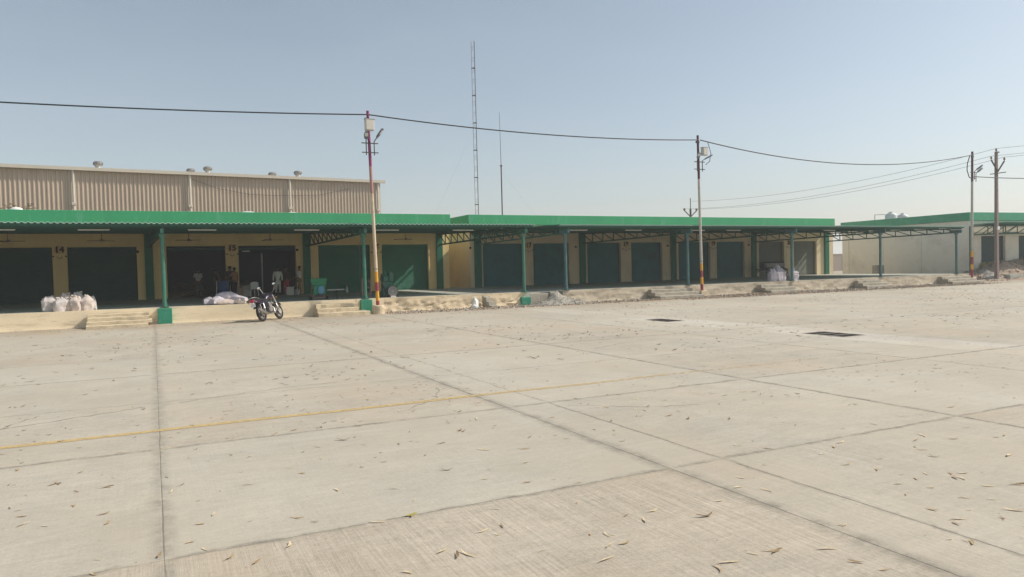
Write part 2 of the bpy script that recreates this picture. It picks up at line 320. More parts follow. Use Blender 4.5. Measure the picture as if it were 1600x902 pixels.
def inst(o, parent, loc=(0, 0, 0), rot=(0, 0, 0), name=None):
    c = o.copy(); COL.objects.link(c); c.parent = parent; c.location = loc; c.rotation_euler = rot
    if name: c.name = name
    return c

# levels of the place
YC, YW, ZF = 33.36, 45.30, 0.67

# ------------------------------------------------------------------ ground and yard
g = MB(); g.add([(-900, -900, -.03), (1500, -900, -.03), (1500, 1500, -.03), (-900, 1500, -.03)], [(0, 1, 2, 3)])
ground = tag(g.build('ground', SOIL), 'dusty bare soil ground under and around the concrete yard', 'ground', kind='structure')
yard = MB(); yard.add([(-60, -24, -.0035), (95, -24, -.0035), (95, 34.9, -.0035), (-60, 34.9, -.0035)], [(0, 1, 2, 3)])
yard = tag(yard.build('concrete_yard', JOINTM), 'pale concrete yard cast in large jointed slabs', 'pavement', kind='structure')

def slab(x0, x1, y0, y1, m):
    gp = lambda v, big: (.0028 if abs(v - big) < .01 else .0016) if y1 < 17 else .0008
    st = 0.35
    x0 += gp(x0, 4.45); x1 -= gp(x1, 4.45); y0 += .0018; y1 -= .0018
    near = (y0 < 20 and x1 < 20)
    def edge(a, b):
        L = (Vector(b) - Vector(a)).length; n = max(1, int(L / (st if near else 50))); d = (Vector(b) - Vector(a)) / L; nn = Vector((-d.y, d.x))
        out = []
        for i in range(n):
            p = Vector(a) + (Vector(b) - Vector(a)) * (i / n)
            if i and near:
                p += nn * abs(random.gauss(0, .004)) + d * random.uniform(-.1, .1)
            out.append(p)
        return out
    ring = edge((x0, y0), (x1, y0)) + edge((x1, y0), (x1, y1)) + edge((x1, y1), (x0, y1)) + edge((x0, y1), (x0, y0))
    n = len(ring); c = Vector(((x0 + x1) / 2, (y0 + y1) / 2))
    z = random.uniform(-.0015, .0)
    inn = [p + (c - p).normalized() * 0.006 for p in ring]
    vs = [(p.x, p.y, -.0033) for p in ring] + [(p.x, p.y, z - .0012) for p in ring] + [(p.x, p.y, z) for p in inn]
    fs = [(i, (i + 1) % n, n + (i + 1) % n, n + i) for i in range(n)] + [(n + i, n + (i + 1) % n, 2 * n + (i + 1) % n, 2 * n + i) for i in range(n)]
    fs.append(tuple(2 * n + i for i in range(n)))
    q = MB(); q.add(vs, fs); q.build('slab', m, yard)
XJ = [-27, -22.5, -18, -13.5, -9, -4.45, 0.0, 4.45, 8.95, 13.39, 15.30, 17.05, 21.5, 26, 30.5, 35, 39.5, 44, 48.5, 53, 57.5, 62, 66.5, 71]
YJ = [-8.5, -3.5, 1.8, 5.62, 9.25, 12.7, 16.26, 19.6, 23.0, 26.5, 30.0, 33.30]
GR = ((15.60, 16.38, 19.70, 21.02), (15.75, 16.62, 12.80, 14.16))
for i in range(len(XJ) - 1):
    for j in range(len(YJ) - 1):
        x0, x1, y0, y1 = XJ[i], XJ[i + 1], YJ[j], YJ[j + 1]
        if abs(x0 - 15.30) < .01:                          # the paler drain strip, open at the grates
            gr = [q for q in GR if y0 <= q[2] < y1]
            if gr:
                a, b, c, d = gr[0]
                for r in ((x0, a, y0, y1), (b, x1, y0, y1), (a, b, y0, c), (a, b, d, y1)):
                    q = MB(); q.box(r[0] + .001, r[1] - .001, r[2] + .001, r[3] - .001, -.0033, -.001); q.build('slab', CONL, yard)
            else: slab(x0, x1, y0, y1, CONL)
            continue
        m = CONB if (y1 < 5.7) or (abs(x0 - 8.95) < .1 and y1 < 9.3 and False) else CON
        if abs(x0 - 4.45) < .01 and y1 < 9.3:
            slab(x0, 5.125, y0, y1, m); slab(5.125, x1, y0, y1, m)
        else: slab(x0, x1, y0, y1, m)
for i in range(len(XJ) - 1):
    if XJ[i] > 52: slab(XJ[i] if XJ[i] > 54 else 55.0, XJ[i + 1], 33.30, 34.9, CON)

CRACKM = mat('dark_crack_dust', (0.20, 0.18, 0.145), 0.95, 0.3, 6, 40)
rc = random.Random(9)
for pl, w0 in ((((-3.4, 11.2), (-1.9, 11.62), (-.9, 12.05), (-.06, 12.42)), .012), (((-1.9, 11.62), (-1.75, 12.1), (-1.5, 12.5)), .010), (((.3, 12.45), (1.1, 12.75), (1.9, 13.0), (3.0, 13.1)), .009), (((9.4, 14.6), (10.6, 15.2), (11.9, 15.3)), .010), (((3.2, 9.9), (3.9, 10.6), (4.3, 11.6)), .007), (((5.3, 8.9), (6.1, 8.2), (6.9, 7.9)), .006)):
    pts = []
    for a, b in zip(pl[:-1], pl[1:]):
        for k in range(9): t_ = k / 9; pts.append(Vector((a[0] + (b[0] - a[0]) * t_ + rc.uniform(-.035, .035), a[1] + (b[1] - a[1]) * t_ + rc.uniform(-.035, .035), .0022)))
    q = MB(); vs = []
    for k, p in enumerate(pts):
        d = (pts[min(k + 1, len(pts) - 1)] - pts[max(k - 1, 0)]).normalized(); nn = Vector((-d.y, d.x, 0)) * w0 * rc.uniform(.25, 1) ; vs += [p - nn, p + nn]
    q.add(vs, [(2 * k, 2 * k + 1, 2 * k + 3, 2 * k + 2) for k in range(len(pts) - 1)]); q.build('crack', CRACKM, yard)
# yellow line, worn
def line_mat():
    m = bpy.data.materials.new('worn_yellow_paint'); m.use_nodes = True; n = m.node_tree; L = n.links.new; b = n.nodes['Principled BSDF']
    b.inputs['Base Color'].default_value = (0.60, 0.44, 0.19, 1); b.inputs['Roughness'].default_value = .8
    g = n.nodes.new('ShaderNodeNewGeometry'); sp = n.nodes.new('ShaderNodeSeparateXYZ'); L(g.outputs[0], sp.inputs[0])
    t = n.nodes.new('ShaderNodeTexNoise'); t.inputs['Scale'].default_value = 9; t.inputs['Detail'].default_value = 8; t.inputs['Roughness'].default_value = .75; L(g.outputs[0], t.inputs['Vector'])
    a = n.nodes.new('ShaderNodeMapRange'); L(sp.outputs[0], a.inputs[0])
    for i, x in enumerate((2.5, 14, 0.13, -0.17)): a.inputs[1 + i].default_value = x
    ad = n.nodes.new('ShaderNodeMath'); ad.operation = 'ADD'; L(t.outputs[0], ad.inputs[0]); L(a.outputs[0], ad.inputs[1])
    r = n.nodes.new('ShaderNodeMapRange'); L(ad.outputs[0], r.inputs[0])
    for i, x in enumerate((0.42, 0.66, 0.05, 0.85)): r.inputs[1 + i].default_value = x
    L(r.outputs[0], b.inputs['Alpha']); return m
ln = MB(); xs = [-14 + i * .5 for i in range(int(29.5 / .5) + 1)]
for i in range(len(xs) - 1):
    yy = lambda x: 10.37 + .02 * math.sin(x * 1.7)
    a, b = xs[i], xs[i + 1]; ln.add([(a, yy(a) - .075, .004), (b, yy(b) - .075, .004), (b, yy(b) + .075, .004), (a, yy(a) + .075, .004)], [(0, 1, 2, 3)])
tag(ln.build('yellow_line', line_mat()), 'worn yellow painted line across the concrete yard', 'road marking', kind='structure')

# drain grates
for k, (a, b, c, d) in enumerate(GR):
    t = thing('drain_grate', ['iron drain grate in the yard, the farther one', 'larger iron drain grate in three sections, the nearer one'][k], 'drain grate', ((a + b) / 2, (c + d) / 2, 0), group='drain grates in the yard')
    q = MB(t.location); w_ = .03
    for (x0, x1, y0, y1) in ((a, a + w_, c, d), (b - w_, b, c, d), (a + w_, b - w_, c, c + w_), (a + w_, b - w_, d - w_, d)): q.box(x0, x1, y0, y1, -.0033, .003)
    if k:
        for f in (1 / 3, 2 / 3): q.box(a + w_, b - w_, c + (d - c) * f - .03, c + (d - c) * f + .03, -.0033, .003)
    q.build('frame', RAWC, t)
    q = MB(t.location); q.box(a + w_, b - w_, c + w_, d - w_, -.0033, -.0028); q.build('pit_shade', BLACKP, t)  # flat black plate, paints the darkness below the bars
    n = 13
    for i in range(n):
        x = a + w_ + (b - a - 2 * w_) * (i + .5) / n
        q = MB(t.location); q.box(x - .010, x + .010, c + w_, d - w_, -.0026, .003); q.build('bar', DSTEEL, t)

# ------------------------------------------------------------------ loading platforms
def plat(x0, x1, label, x_back=57.5):
    t = thing('loading_platform', label, 'platform', ((x0 + x1) / 2, YC, 0)); o = t.location
    return t
tA = plat(-32, 17.6, 'cream plastered loading platform under the left canopy')
q = MB(tA.location); q.box(-32, 17.55, YC + .02, 58, -.02, ZF); q.build('deck', FLOORM, tA)
# plastered front edge, slightly uneven
from mathutils import noise as mnoise
def front(o, x0, x1, m, par, y=YC, zt=ZF, jag=0.003, name='front_wall'):
    n = int((x1 - x0) / .09); vs = []; rows = 9
    for j in range(rows + 1):
        for i in range(n + 1):
            x = x0 + (x1 - x0) * i / n; z = zt * j / rows
            e = jag * (mnoise.noise(Vector((x * 1.1, 0, z * 4))) + .8 * mnoise.noise(Vector((x * 4, 7, z * 11))) + .5 * mnoise.noise(Vector((x * 9, 3, z * 22)))) * (1.4 if j < rows - 2 else .4)
            vs.append((x, y - .03 - (.02 if j == 0 else 0) + (e if j < rows else 0) - max(0, .25 - z) * jag * 3, z + (.003 if j == rows else 0)))
    vs2 = [(x0 + (x1 - x0) * i / n, y + .12, zt + .003) for i in range(n + 1)]
    k = len(vs); fs = [(j * (n + 1) + i, j * (n + 1) + i + 1, (j + 1) * (n + 1) + i + 1, (j + 1) * (n + 1) + i) for j in range(rows) for i in range(n)]
    fs += [(rows * (n + 1) + i, rows * (n + 1) + i + 1, k + i + 1, k + i) for i in range(n)]
    q = MB(o.location); q.add(vs + vs2, fs); return q.build(name, m, par, True)
front(tA, -32, 9.75, PLINTH, tA)
front(tA, 9.75, 17.25, PLINTHM, tA, jag=.05, name='broken_front_wall')
COLA = [-24.9, -16.5, -8.05, 0.39, 8.85, 17.22]; COLB = [19.74, 28.0, 36.4, 44.8, 53.17]
for x in COLA:
    q = MB(tA.location); q.bbox(x - .27, x + .27, YC - .22, YC + .2, -.02, ZF - .03 if x != 17.22 else .42, .02); q.build('pedestal', PEDG, tA)
tM = thing('platform_edge_block', 'low broken concrete edge joining the two loading platforms', 'platform', (18.6, YC, 0))
q = MB(tM.location); q.box(17.56, 19.48, YC + .35, 58, -.02, ZF - .02); q.build('deck', FLOORM, tM)
q = MB(tM.location); q.bbox(17.56, 18.15, YC + .05, YC + .34, -.02, .60, .03); q.bbox(18.2, 18.75, YC + .15, YC + .34, -.02, .55, .03); q.bbox(18.8, 19.45, YC + .1, YC + .34, -.02, .61, .03); q.build('broken_block', RAWC, tM)
tB = plat(19.5, 54.6, 'worn grey loading platform under the right canopy')
q = MB(tB.location); q.box(19.5, 54.55, YC + .02, 58, -.02, ZF); q.build('deck', FLOORM, tB)
front(tB, 19.5, 54.6, PLINTHB, tB, jag=.028)
# green pedestal tilted at the end of the left platform is the last pedestal; small ones under the right columns are flush

def steps(x0, x1, label, n=3, grp='concrete steps up to the platforms', m=STONE, d=.36, broken=False):
    t = thing('concrete_steps', label, 'steps', ((x0 + x1) / 2, YC - .4, 0), group=grp)
    for i in range(n):
        z1 = (ZF - .14) * (n - i) / n; z0 = (ZF - .14) * (n - i - 1) / n - (.02 if i == n - 1 else 0)
        y0 = YC - .06 - d * (i + 1)
        e0 = x0 - random.uniform(0, .04) + (random.uniform(0, .12) if broken else 0); e1 = x1 + random.uniform(-.15, .15) + (.18 * i if broken else 0)
        bm = bmesh.new(); k = 9; yb = YC - .075
        vs = []
        for a in range(k + 1):
            xx = e0 + (e1 - e0) * a / k; j = random.uniform(-.02, .02); jz = random.uniform(-.012, .006)
            vs += [(xx, y0 + j, z0 + .001), (xx, y0 + j, z1 - .025 + jz), (xx, y0 + .03 + j, z1 + jz), (xx, yb, z1 + jz), (xx, yb, z0 + .001)]
        fs = []
        for a in range(k):
            for c in range(5): fs.append((a * 5 + c, (a + 1) * 5 + c, (a + 1) * 5 + (c + 1) % 5, a * 5 + (c + 1) % 5))
        fs.append((0, 1, 2, 3, 4)); fs.append(tuple(k * 5 + c for c in (4, 3, 2, 1, 0)))
        bm.free(); q = MB(t.location); q.add(vs, fs); q.build('step', m, t)
    return t
steps(-2.35, -.15, 'pale concrete steps in front of shop 14 left of the green pedestal', 4, d=.30)
steps(6.45, 8.30, 'crumbling concrete steps between the motorcycle and the striped pole', 3, broken=True)
steps(25.0, 27.9, 'concrete steps left of the middle striped lamp pole', 3, m=RAWC, broken=True)
steps(33.3, 35.6, 'concrete steps below the white sacks on the right platform', 3, m=RAWC, broken=True)
steps(41.9, 44.3, 'short concrete steps near the right end of the platform', 3, m=RAWC, broken=True)
steps(50.8, 54.2, 'long concrete steps beside the farthest striped lamp pole', 3, m=RAWC, broken=True)
# lone stair side left standing
t = thing('broken_stair_stub', 'stepped stub of broken stair masonry beside a white stone', 'masonry', (15.0, 33.0, 0))
q = MB(t.location); q.add([], [])
prof = [(33.2, 0), (32.1, 0), (32.1, .12), (32.4, .14), (32.42, .30), (32.7, .31), (32.72, .50), (33.0, .52), (33.05, .6), (33.2, .6)]
vs = [(14.75, y, z) for y, z in prof] + [(15.15 - .1 * z, y, z * .96) for y, z in prof]; n = len(prof)
q.add(vs, [tuple(range(n)), tuple(range(2 * n - 1, n - 1, -1))] + [(i, i + n, (i + 1) % n + n, (i + 1) % n) for i in range(n)]); q.build('masonry', RAWC, t)
def rock(c, r, m, name='stone', label=None, cat='stone', grp=None, par=None, seed=0, sq=(1, 1, .7)):
    rr = random.Random(seed); bm = bmesh.new(); bmesh.ops.create_icosphere(bm, subdivisions=2, radius=r)
    for v in bm.verts:
        v.co *= 1 + rr.uniform(-.22, .22); v.co.x *= sq[0]; v.co.y *= sq[1]; v.co.z *= sq[2]
    me = bpy.data.meshes.new(name); bm.to_mesh(me); bm.free(); me.materials.append(m)
    o = bpy.data.objects.new(name, me); COL.objects.link(o); o.location = c; o.parent = par
    if label: tag(o, label, cat, grp)
    return o
rock((14.15, 32.7, .22), .24, WHITEP, label='upright pale broken stone left of the stepped stub', seed=3, sq=(.6, .6, 1.4))
rock((14.0, 32.45, .08), .2, WHITEP, label='flat white stone at the foot of the upright one', seed=4)

# rubble strip along the platforms and heaps
def scatter(name, label, cat, xr, yr, n, rr_, m, hf=None, kind='stuff', seed=1):
    rd = random.Random(seed); q = MB()
    for i in range(n):
        x = rd.uniform(*xr); y = rd.uniform(*yr); r = rd.uniform(*rr_) ** 1; z = hf(x, y) if hf else 0
        if z is None: continue
        a = rd.uniform(0, 6.28); vs = []
        for sx, sy, sz in ((1, 0, 0), (-.5, .9, .1), (-.6, -.8, 0), (.1, .1, .9), (0, 0, -.6)):
            px = r * sx * rd.uniform(.6, 1.3); py = r * sy * rd.uniform(.6, 1.3)
            vs.append((x + px * math.cos(a) - py * math.sin(a), y + px * math.sin(a) + py * math.cos(a), z + r * sz * rd.uniform(.5, 1)))
        q.add(vs, [(0, 1, 3), (1, 2, 3), (2, 0, 3), (0, 4, 1), (1, 4, 2), (2, 4, 0)])
    return tag(q.build(name, m), label, cat, kind=kind)
def mound(name, label, cx, cy, rx, ry, h, m, seed, pieces=500, pr=(.02, .07), peaks=((0, 0, 1),), cat='rubble heap', slabm=None):
    rd = random.Random(seed); t = thing(name, label, cat, (cx, cy, 0))
    ph = [rd.uniform(0, 6) for _ in range(8)]
    def hf(x, y):
        u, v = (x - cx) / rx, (y - cy) / ry; z = 0
        for (a, b, k) in peaks: z = max(z, k * max(0, 1 - ((u - a) ** 2 + (v - b) ** 2) ** .5 * 1.0))
        z = h * z * (1 + .12 * math.sin(7 * u + ph[0]) + .12 * math.sin(9 * v + ph[1]) + .06 * math.sin(19 * u + 13 * v + ph[2]))
        return z
    n = 36; vs = []
    for j in range(n + 1):
        for i in range(n + 1):
            x = cx + rx * 1.7 * (i / n * 2 - 1); y = cy + ry * 1.2 * (j / n * 2 - 1); y = min(y, YC - .08) if cy < YC and cx < 55 else y
            z = hf(x, y); vs.append((x + rd.uniform(-.02, .02), y, z + (rd.uniform(-.03, .03) * h if z > .02 else -.03)))
    q = MB(t.location); q.add(vs, [(j * (n + 1) + i, j * (n + 1) + i + 1, (j + 1) * (n + 1) + i + 1, (j + 1) * (n + 1) + i) for j in range(n) for i in range(n)])
    q.build('heap', m, t, True)
    q = MB(t.location)
    for i in range(pieces):
        x = cx + rx * 1.6 * rd.uniform(-1, 1); y = cy + ry * 1.1 * rd.uniform(-1, 1)
        if cy < YC and cx < 55: y = min(y, YC - .1)
        z = hf(x, y); r = rd.uniform(*pr)
        if z < .01 and rd.random() < .7: continue
        vs = [(x + rd.uniform(-r, r), y + rd.uniform(-r, r), z + rd.uniform(-.3, 1) * r) for _ in range(5)]
        q.add(vs, [(0, 1, 2), (0, 2, 3), (0, 3, 4), (1, 2, 4), (1, 0, 4), (2, 3, 4)])
    o = q.build('gravel', m, t); tag(o, kind='stuff'); return t
mound('gravel_heap', 'grey heap of broken stone chips against the platform edge', 19.0, 32.55, 1.15, .9, .62, DIRTG, 5, 1100, (.015, .055), peaks=((-.1, .3, 1), (.5, .1, .45), (-.6, 0, .5)))
mound('earth_heap', 'large brown heap of earth and rubble at the right edge', 65.0, 35.9, 5.2, 2.4, 1.75, REDDIRT, 6, 2600, (.03, .12), peaks=((-.25, 0, .97), (0.15, 0.05, 1), (.5, 0, 1), (.95, 0, 1), (-.5, -.1, .82), (-.85, 0, .55)))
mound('gravel_heap', 'low grey gravel heap at the foot of the brown earth heap', 59.4, 34.9, 1.9, 1.2, .85, DIRTG, 8, 900, (.02, .07), peaks=((0, 0, 1), (.5, .1, .8)))
def zsoft(x, y): return 0.0
scatter('debris_strip', 'stony dust and litter along the foot of the platforms', 'debris', (9.5, 33), (31.4, 33.25), 3200, (.015, .08), REDDIRT, seed=11)
scatter('debris_strip', 'brown grit along the foot of the right platform', 'debris', (26, 54), (30.6, 33.25), 5200, (.015, .085), REDDIRT, seed=12)
scatter('broken_concrete', 'grey broken concrete bits along the foot of both platforms', 'rubble', (10, 54), (31.9, 33.25), 420, (.05, .15), DIRTG, seed=16)
scatter('grit', 'scattered grit by the left platform', 'debris', (-8, 9.5), (31.6, 33.2), 420, (.01, .035), REDDIRT, seed=13)
scatter('rubble_band', 'rubble and stones on the ground between the two right buildings', 'rubble', (55.5, 62), (44, 58), 900, (.06, .22), RAWC, seed=14)
scatter('rubble_band', 'low rubble beside the grey side wall of the right building', 'rubble', (55, 60.5), (36, 44), 500, (.05, .16), RAWC, seed=15)
# thin dry sticks at the foot of the right platform
for i, (x, y, a, l) in enumerate(((31.3, 32.2, .1, 1.9), (32.6, 32.5, -.15, 1.5), (31.9, 32.0, .4, .9), (24.5, 31.9, .1, .8), (14.3, 31.9, .3, .5), (51.5, 31.6, .1, 1.2))):
    q = MB((x, y, 0)); pts = [(x + l * (k / 5 - .5) * math.cos(a), y + l * (k / 5 - .5) * math.sin(a), .04 + .05 * abs(math.sin(k * 1.3 + i))) for k in range(6)]
    q.tube(pts, [.03, .028, .025, .022, .018, .01], 6)
    tag(q.build('dry_branch', WOOD), ['long dry branch lying below the right platform, right of the middle lamp pole', 'dry branch crossing the long one below the right platform', 'short dry stick nearest the yard right of the middle lamp pole', 'short dry stick left of the steps by the middle lamp pole', 'tiny dry stick before the stepped masonry stub', 'dry stick near the farthest concrete steps'][i], 'branch', 'dry branches by the platform')

# ------------------------------------------------------------------ shop buildings
def shutter_mesh(o, x0, x1, y, z0, z1):
    q = MB(o); pitch = .075; n = int((z1 - z0) / pitch); vs = []
    for i in range(n):
        za = z0 + i * pitch; zb = za + pitch
        for x in (x0, x1): vs += [(x, y - .012, za + .008), (x, y - .020, za + pitch * .45), (x, y, zb - .006), (x, y + .006, zb + .002)]
    fs = []
    for i in range(n):
        k = i * 8
        for c in range(3): fs.append((k + c, k + 4 + c, k + 5 + c, k + 1 + c))
        if i < n - 1: fs.append((k + 3, k + 7, k + 12, k + 8))
    q.add(vs, fs)
    q.box(x0, x1, y - .03, y + .03, z1 - .10, z1 - .001)
    q.box(x0, x1, y - .035, y + .03, z0 + .001, z0 + .07)
    return q
def number_plate(txt, loc, parent, off, size=.33):
    x, y, z = loc; q = MB(off); rn = random.Random(int(txt)); ring = [(x + (.27 + rn.uniform(-.05, .05)) * math.cos(k * .5236), z - .02 + (.22 + rn.uniform(-.05, .04)) * math.sin(k * .5236)) for k in range(12)]
    q.prism(ring, y - .005, y - .001); q.build('painted_patch', DIGBG, parent)
    for sx in (-.28, .30): q = MB(off); q.bbox(x + sx - .04, x + sx + .04, y - .05, y - .001, z - .40, z - .33, .01); q.build('wall_socket', DSTEEL, parent)
    q = MB(off); q.tube([(x - .12 + .04 * k, y - .02, z - .38 - .10 * math.sin(k * .52)) for k in range(7)], .012, 5); q.build('wire_loop', DSTEEL, parent)
    cu = bpy.data.curves.new('shop_number', 'FONT'); cu.body = txt; cu.size = size * 1.35; cu.extrude = .003; cu.align_x = 'CENTER'; cu.offset = 0.02
    tmp = bpy.data.objects.new('shop_number', cu); COL.objects.link(tmp)
    dg = bpy.context.evaluated_depsgraph_get(); me = bpy.data.meshes.new_from_object(tmp.evaluated_get(dg)); bpy.data.objects.remove(tmp)
    me.transform(Matrix.Translation(Vector((x, y - .008, z - size * .45)) - Vector(off)) @ Matrix.Rotation(math.pi / 2, 4, 'X'))
    me.materials.clear(); me.materials.append(DIGIT)
    o = bpy.data.objects.new('shop_number', me); COL.objects.link(o); o.parent = parent; return o

DOORH = 3.63; ZP0, ZP1 = 4.92, 5.60
def shops(name, label, x0, x1, ydepth, openings, pils, wallm, pilm, parm, nums, opened=(), loc=None, rz=0, y0=YW, zf=ZF, smats=None, sidewin=None, pw=.40):
    off = loc or ((x0 + x1) / 2, y0, 0); t = thing(name, label, 'building', off, rz)
    o = t.location; TH = .36
    ops = sorted(openings); xs = [x0] + [v for p in ops for v in p] + [x1]
    q = MB(o)
    for i in range(0, len(xs), 2): q.box(xs[i], xs[i + 1], y0, y0 + TH, zf - .7, DOORH)
    q.box(x0, x1, y0, y0 + TH, DOORH, ZP0 - .02)
    q.build('front_wall', wallm, t)
    q = MB(o); q.box(x0 + .001, x0 + .24, y0 + TH, y0 + ydepth, -.05, ZP0 - .02); q.build('side_wall', wallm, t)
    q = MB(o); q.box(x1 - .24, x1 - .001, y0 + TH, y0 + ydepth, -.05, ZP0 - .02); q.build('side_wall', wallm, t)
    q = MB(o); q.box(x0 + .24, x1 - .24, y0 + ydepth - .24, y0 + ydepth, -.05, ZP0 - .02); q.build('rear_wall', wallm, t)
    q = MB(o); q.box(x0 + .02, x1 - .02, y0 + .02, y0 + ydepth - .02, ZP0 - .02, ZP0 + .14); q.build('roof', RAWC, t)
    # parapet: four fascia boards round the roof
    e = .10
    q = MB(o); q.bbox(x0 - e, x1 + e, y0 - .14, y0 + .02, ZP0, ZP1, .012); q.build('parapet', parm, t)
    q = MB(o); q.box(x0 - e + .003, x0 + .06, y0 + .02, y0 + ydepth + e, ZP0 + .003, ZP1 - .003); q.build('parapet', parm, t)
    q = MB(o); q.box(x1 - .06, x1 + e - .003, y0 + .02, y0 + ydepth + e, ZP0 + .003, ZP1 - .003); q.build('parapet', parm, t)
    q = MB(o); q.box(x0 + .06, x1 - .06, y0 + ydepth - .04, y0 + ydepth + e - .003, ZP0 + .145, ZP1 - .003); q.build('parapet', parm, t)
    for x in pils:
        q = MB(o); q.bbox(x - pw / 2, x + pw / 2, y0 - .14, y0 - .001, zf + .002, 4.42, .008); q.build('pilaster', pilm, t)
    for k, (a, b) in enumerate(ops):
        if k in opened:
            q = MB(o); q.cyl((a + .02, y0 + .26, DOORH - .16), (b - .02, y0 + .26, DOORH - .16), .13, 14); q.build('rolled_shutter', SHUT, t); continue
        sm = (smats or {}).get(k, SHUT)
        s = shutter_mesh(o, a + .03, b - .03, y0 + .30, zf + .002, DOORH).build('shutter', sm, t)
        q = MB(o)
        q.box(a + .001, a + .05, y0 + .20, y0 + .34, zf, DOORH - .001); q.build('guide_rail', sm, s)
        q = MB(o); q.box(b - .05, b - .001, y0 + .20, y0 + .34, zf, DOORH - .001); q.build('guide_rail', sm, s)
        q = MB(o); q.tube([((a + b) / 2 - .09, y0 + .265, zf + .12), ((a + b) / 2 - .07, y0 + .23, zf + .12), ((a + b) / 2 + .07, y0 + .23, zf + .12), ((a + b) / 2 + .09, y0 + .265, zf + .12)], .01, 6); q.build('handle', DSTEEL, s)
    for (txt, x) in nums: number_plate(txt, (x, y0 - .001, DOORH - .12), t, o)
    for x in pils[:-1]:
        if rz == 0: q = MB(o); q.lathe([(.02, 0), (.07, .01), (.08, .05), (.04, .1)], (x - .55, y0 - .10, DOORH - .28), 10, 'Y'); q.build('wall_lamp', DIGIT, t)
    return t
opsA = [(-24.1, -20.9), (-20.2, -17.0), (-15.9, -12.6), (-11.9, -9.1), (-7.95, -4.75), (-4.08, -.77), (.72, 3.84), (4.54, 7.83), (9.17, 12.42), (13.17, 16.32)]
bA = shops('shop_building', 'long cream shop building with green parapet and shops 14 and 15', -32, 17.78, 12.2, opsA, [-25.4, -17.0, -8.55, -.17, 8.45, 17.08], CREAM, PILG, GREEN,
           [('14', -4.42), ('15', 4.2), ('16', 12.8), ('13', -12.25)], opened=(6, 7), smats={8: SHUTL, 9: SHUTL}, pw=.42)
opsB = [(20.25, 23.45), (24.15, 27.1), (28.65, 31.62), (32.58, 35.5), (37.1, 40.3), (41.0, 44.0), (45.6, 48.5), (49.65, 52.42)]
bB = shops('shop_building', 'cream shop building with green parapet behind the second canopy', 19.3, 54.5, 12.2, opsB, [19.86, 28.2, 36.55, 44.98, 53.6], CREAMB, PILG, GREEN,
           [('17', 23.8), ('18', 32.1), ('19', 40.65), ('20', 49.1)], smats={0: SHUTB, 1: SHUTB, 2: SHUTB, 3: SHUTB, 4: SHUTB, 5: SHUTB, 6: SHUTG, 7: SHUTG}, pw=.5)
# building at the right, turned a little; local frame: x along its front, y back
cx, cy, rz = 60.75, 37.1, R(-4.5)
tC = shops('shop_building', 'right hand cream building turned slightly, with long side wall', cx, cx + 30, 13.2, [(cx + 1.5, cx + 4.5), (cx + 6.2, cx + 9.2), (cx + 10.6, cx + 13.6), (cx + 15, cx + 18)],
           [cx + .22, cx + 9.9, cx + 19], CREAMC, PILG, GREENC, [], loc=(cx, cy, 0), rz=rz, y0=cy, zf=.45, smats={0: SHUTC, 1: SHUTC, 2: SHUTC, 3: SHUTC}, pw=.36)
for s_ in (4.5, 8.5, 12.5):
    q = MB((cx, cy, 0)); q.box(cx - .05, cx + .0, cy + s_ - .12, cy + s_ + .12, -.03, 4.88); q.build('side_rib', CREAMC, tC)
tPC = thing('loading_platform', 'low platform in front of the right hand building', 'platform', (cx, cy, 0), rz)
q = MB((cx, cy, 0)); q.box(cx - .0, cx + 30, cy - 3.4, cy - .002, -.03, .45); q.build('deck', FLOORM, tPC)
# canopy frame of the right building
tCC = thing('steel_canopy', 'grey green canopy edge and truss on the right hand building', 'canopy', (cx, cy, 0), rz)
q = MB((cx, cy, 0)); q.box(cx + .1, cx + 30, cy - 3.3, cy - .15, 4.55, 4.60); q.build('roof_sheet', GREENSHEET, tCC)
def lat(off, a_top, b_top, a_bot, b_bot, n, m, parent, w=.08, flip=False):
    """N-truss between two ends; returns the truss object with its braces as children"""
    at, bt, ab, bb = map(Vector, (a_top, b_top, a_bot, b_bot)); q = MB(off)
    q.bar(at, bt, w, .09); q.bar(ab, bb, w, .09); tr = q.build('truss', m, parent)
    for i in range(n):
        t0, t1 = i / n, (i + 1) / n
        b0 = ab.lerp(bb, t0); t1p = at.lerp(bt, t1); t0p = at.lerp(bt, t0); b1 = ab.lerp(bb, t1)
        d = (t1p - b0).normalized() * .03
        q = MB(off); q.bar(b0 + d, t1p - d, .05, .05); q.build('brace', m, tr)
        if i < n - 1:
            q = MB(off); q.bar(b1 + Vector((0, 0, .045)), t1p - Vector((0, 0, .045)), .05, .06, up=(0, 1, 0)); q.build('brace', m, tr)
    return tr
lat((cx, cy, 0), (cx + .22, cy - .2, 4.45), (cx + 1.2, cy - 3.3, 4.4), (cx + .22, cy - .2, 3.72), (cx + 1.2, cy - 3.3, 3.75), 3, DGREEN, tCC)
lat((cx, cy, 0), (cx + .25, cy - .9, 4.45), (cx + 12, cy - .9, 4.45), (cx + .25, cy - .9, 3.72), (cx + 12, cy - .9, 3.85), 8, DGREEN, tCC)
q = MB((cx, cy, 0)); q.bar((cx + .25, cy - 1.2, 4.5), (cx + 14, cy - 1.2, 4.5), .1, .14); q.build('beam', DGREEN, tCC)
for xc in (cx + 12,):
    q = MB((cx, cy, 0)); q.cyl((xc, cy - .9, .452), (xc, cy - .9, 3.72), .08, 12); q.build('column', TEAL, tCC)

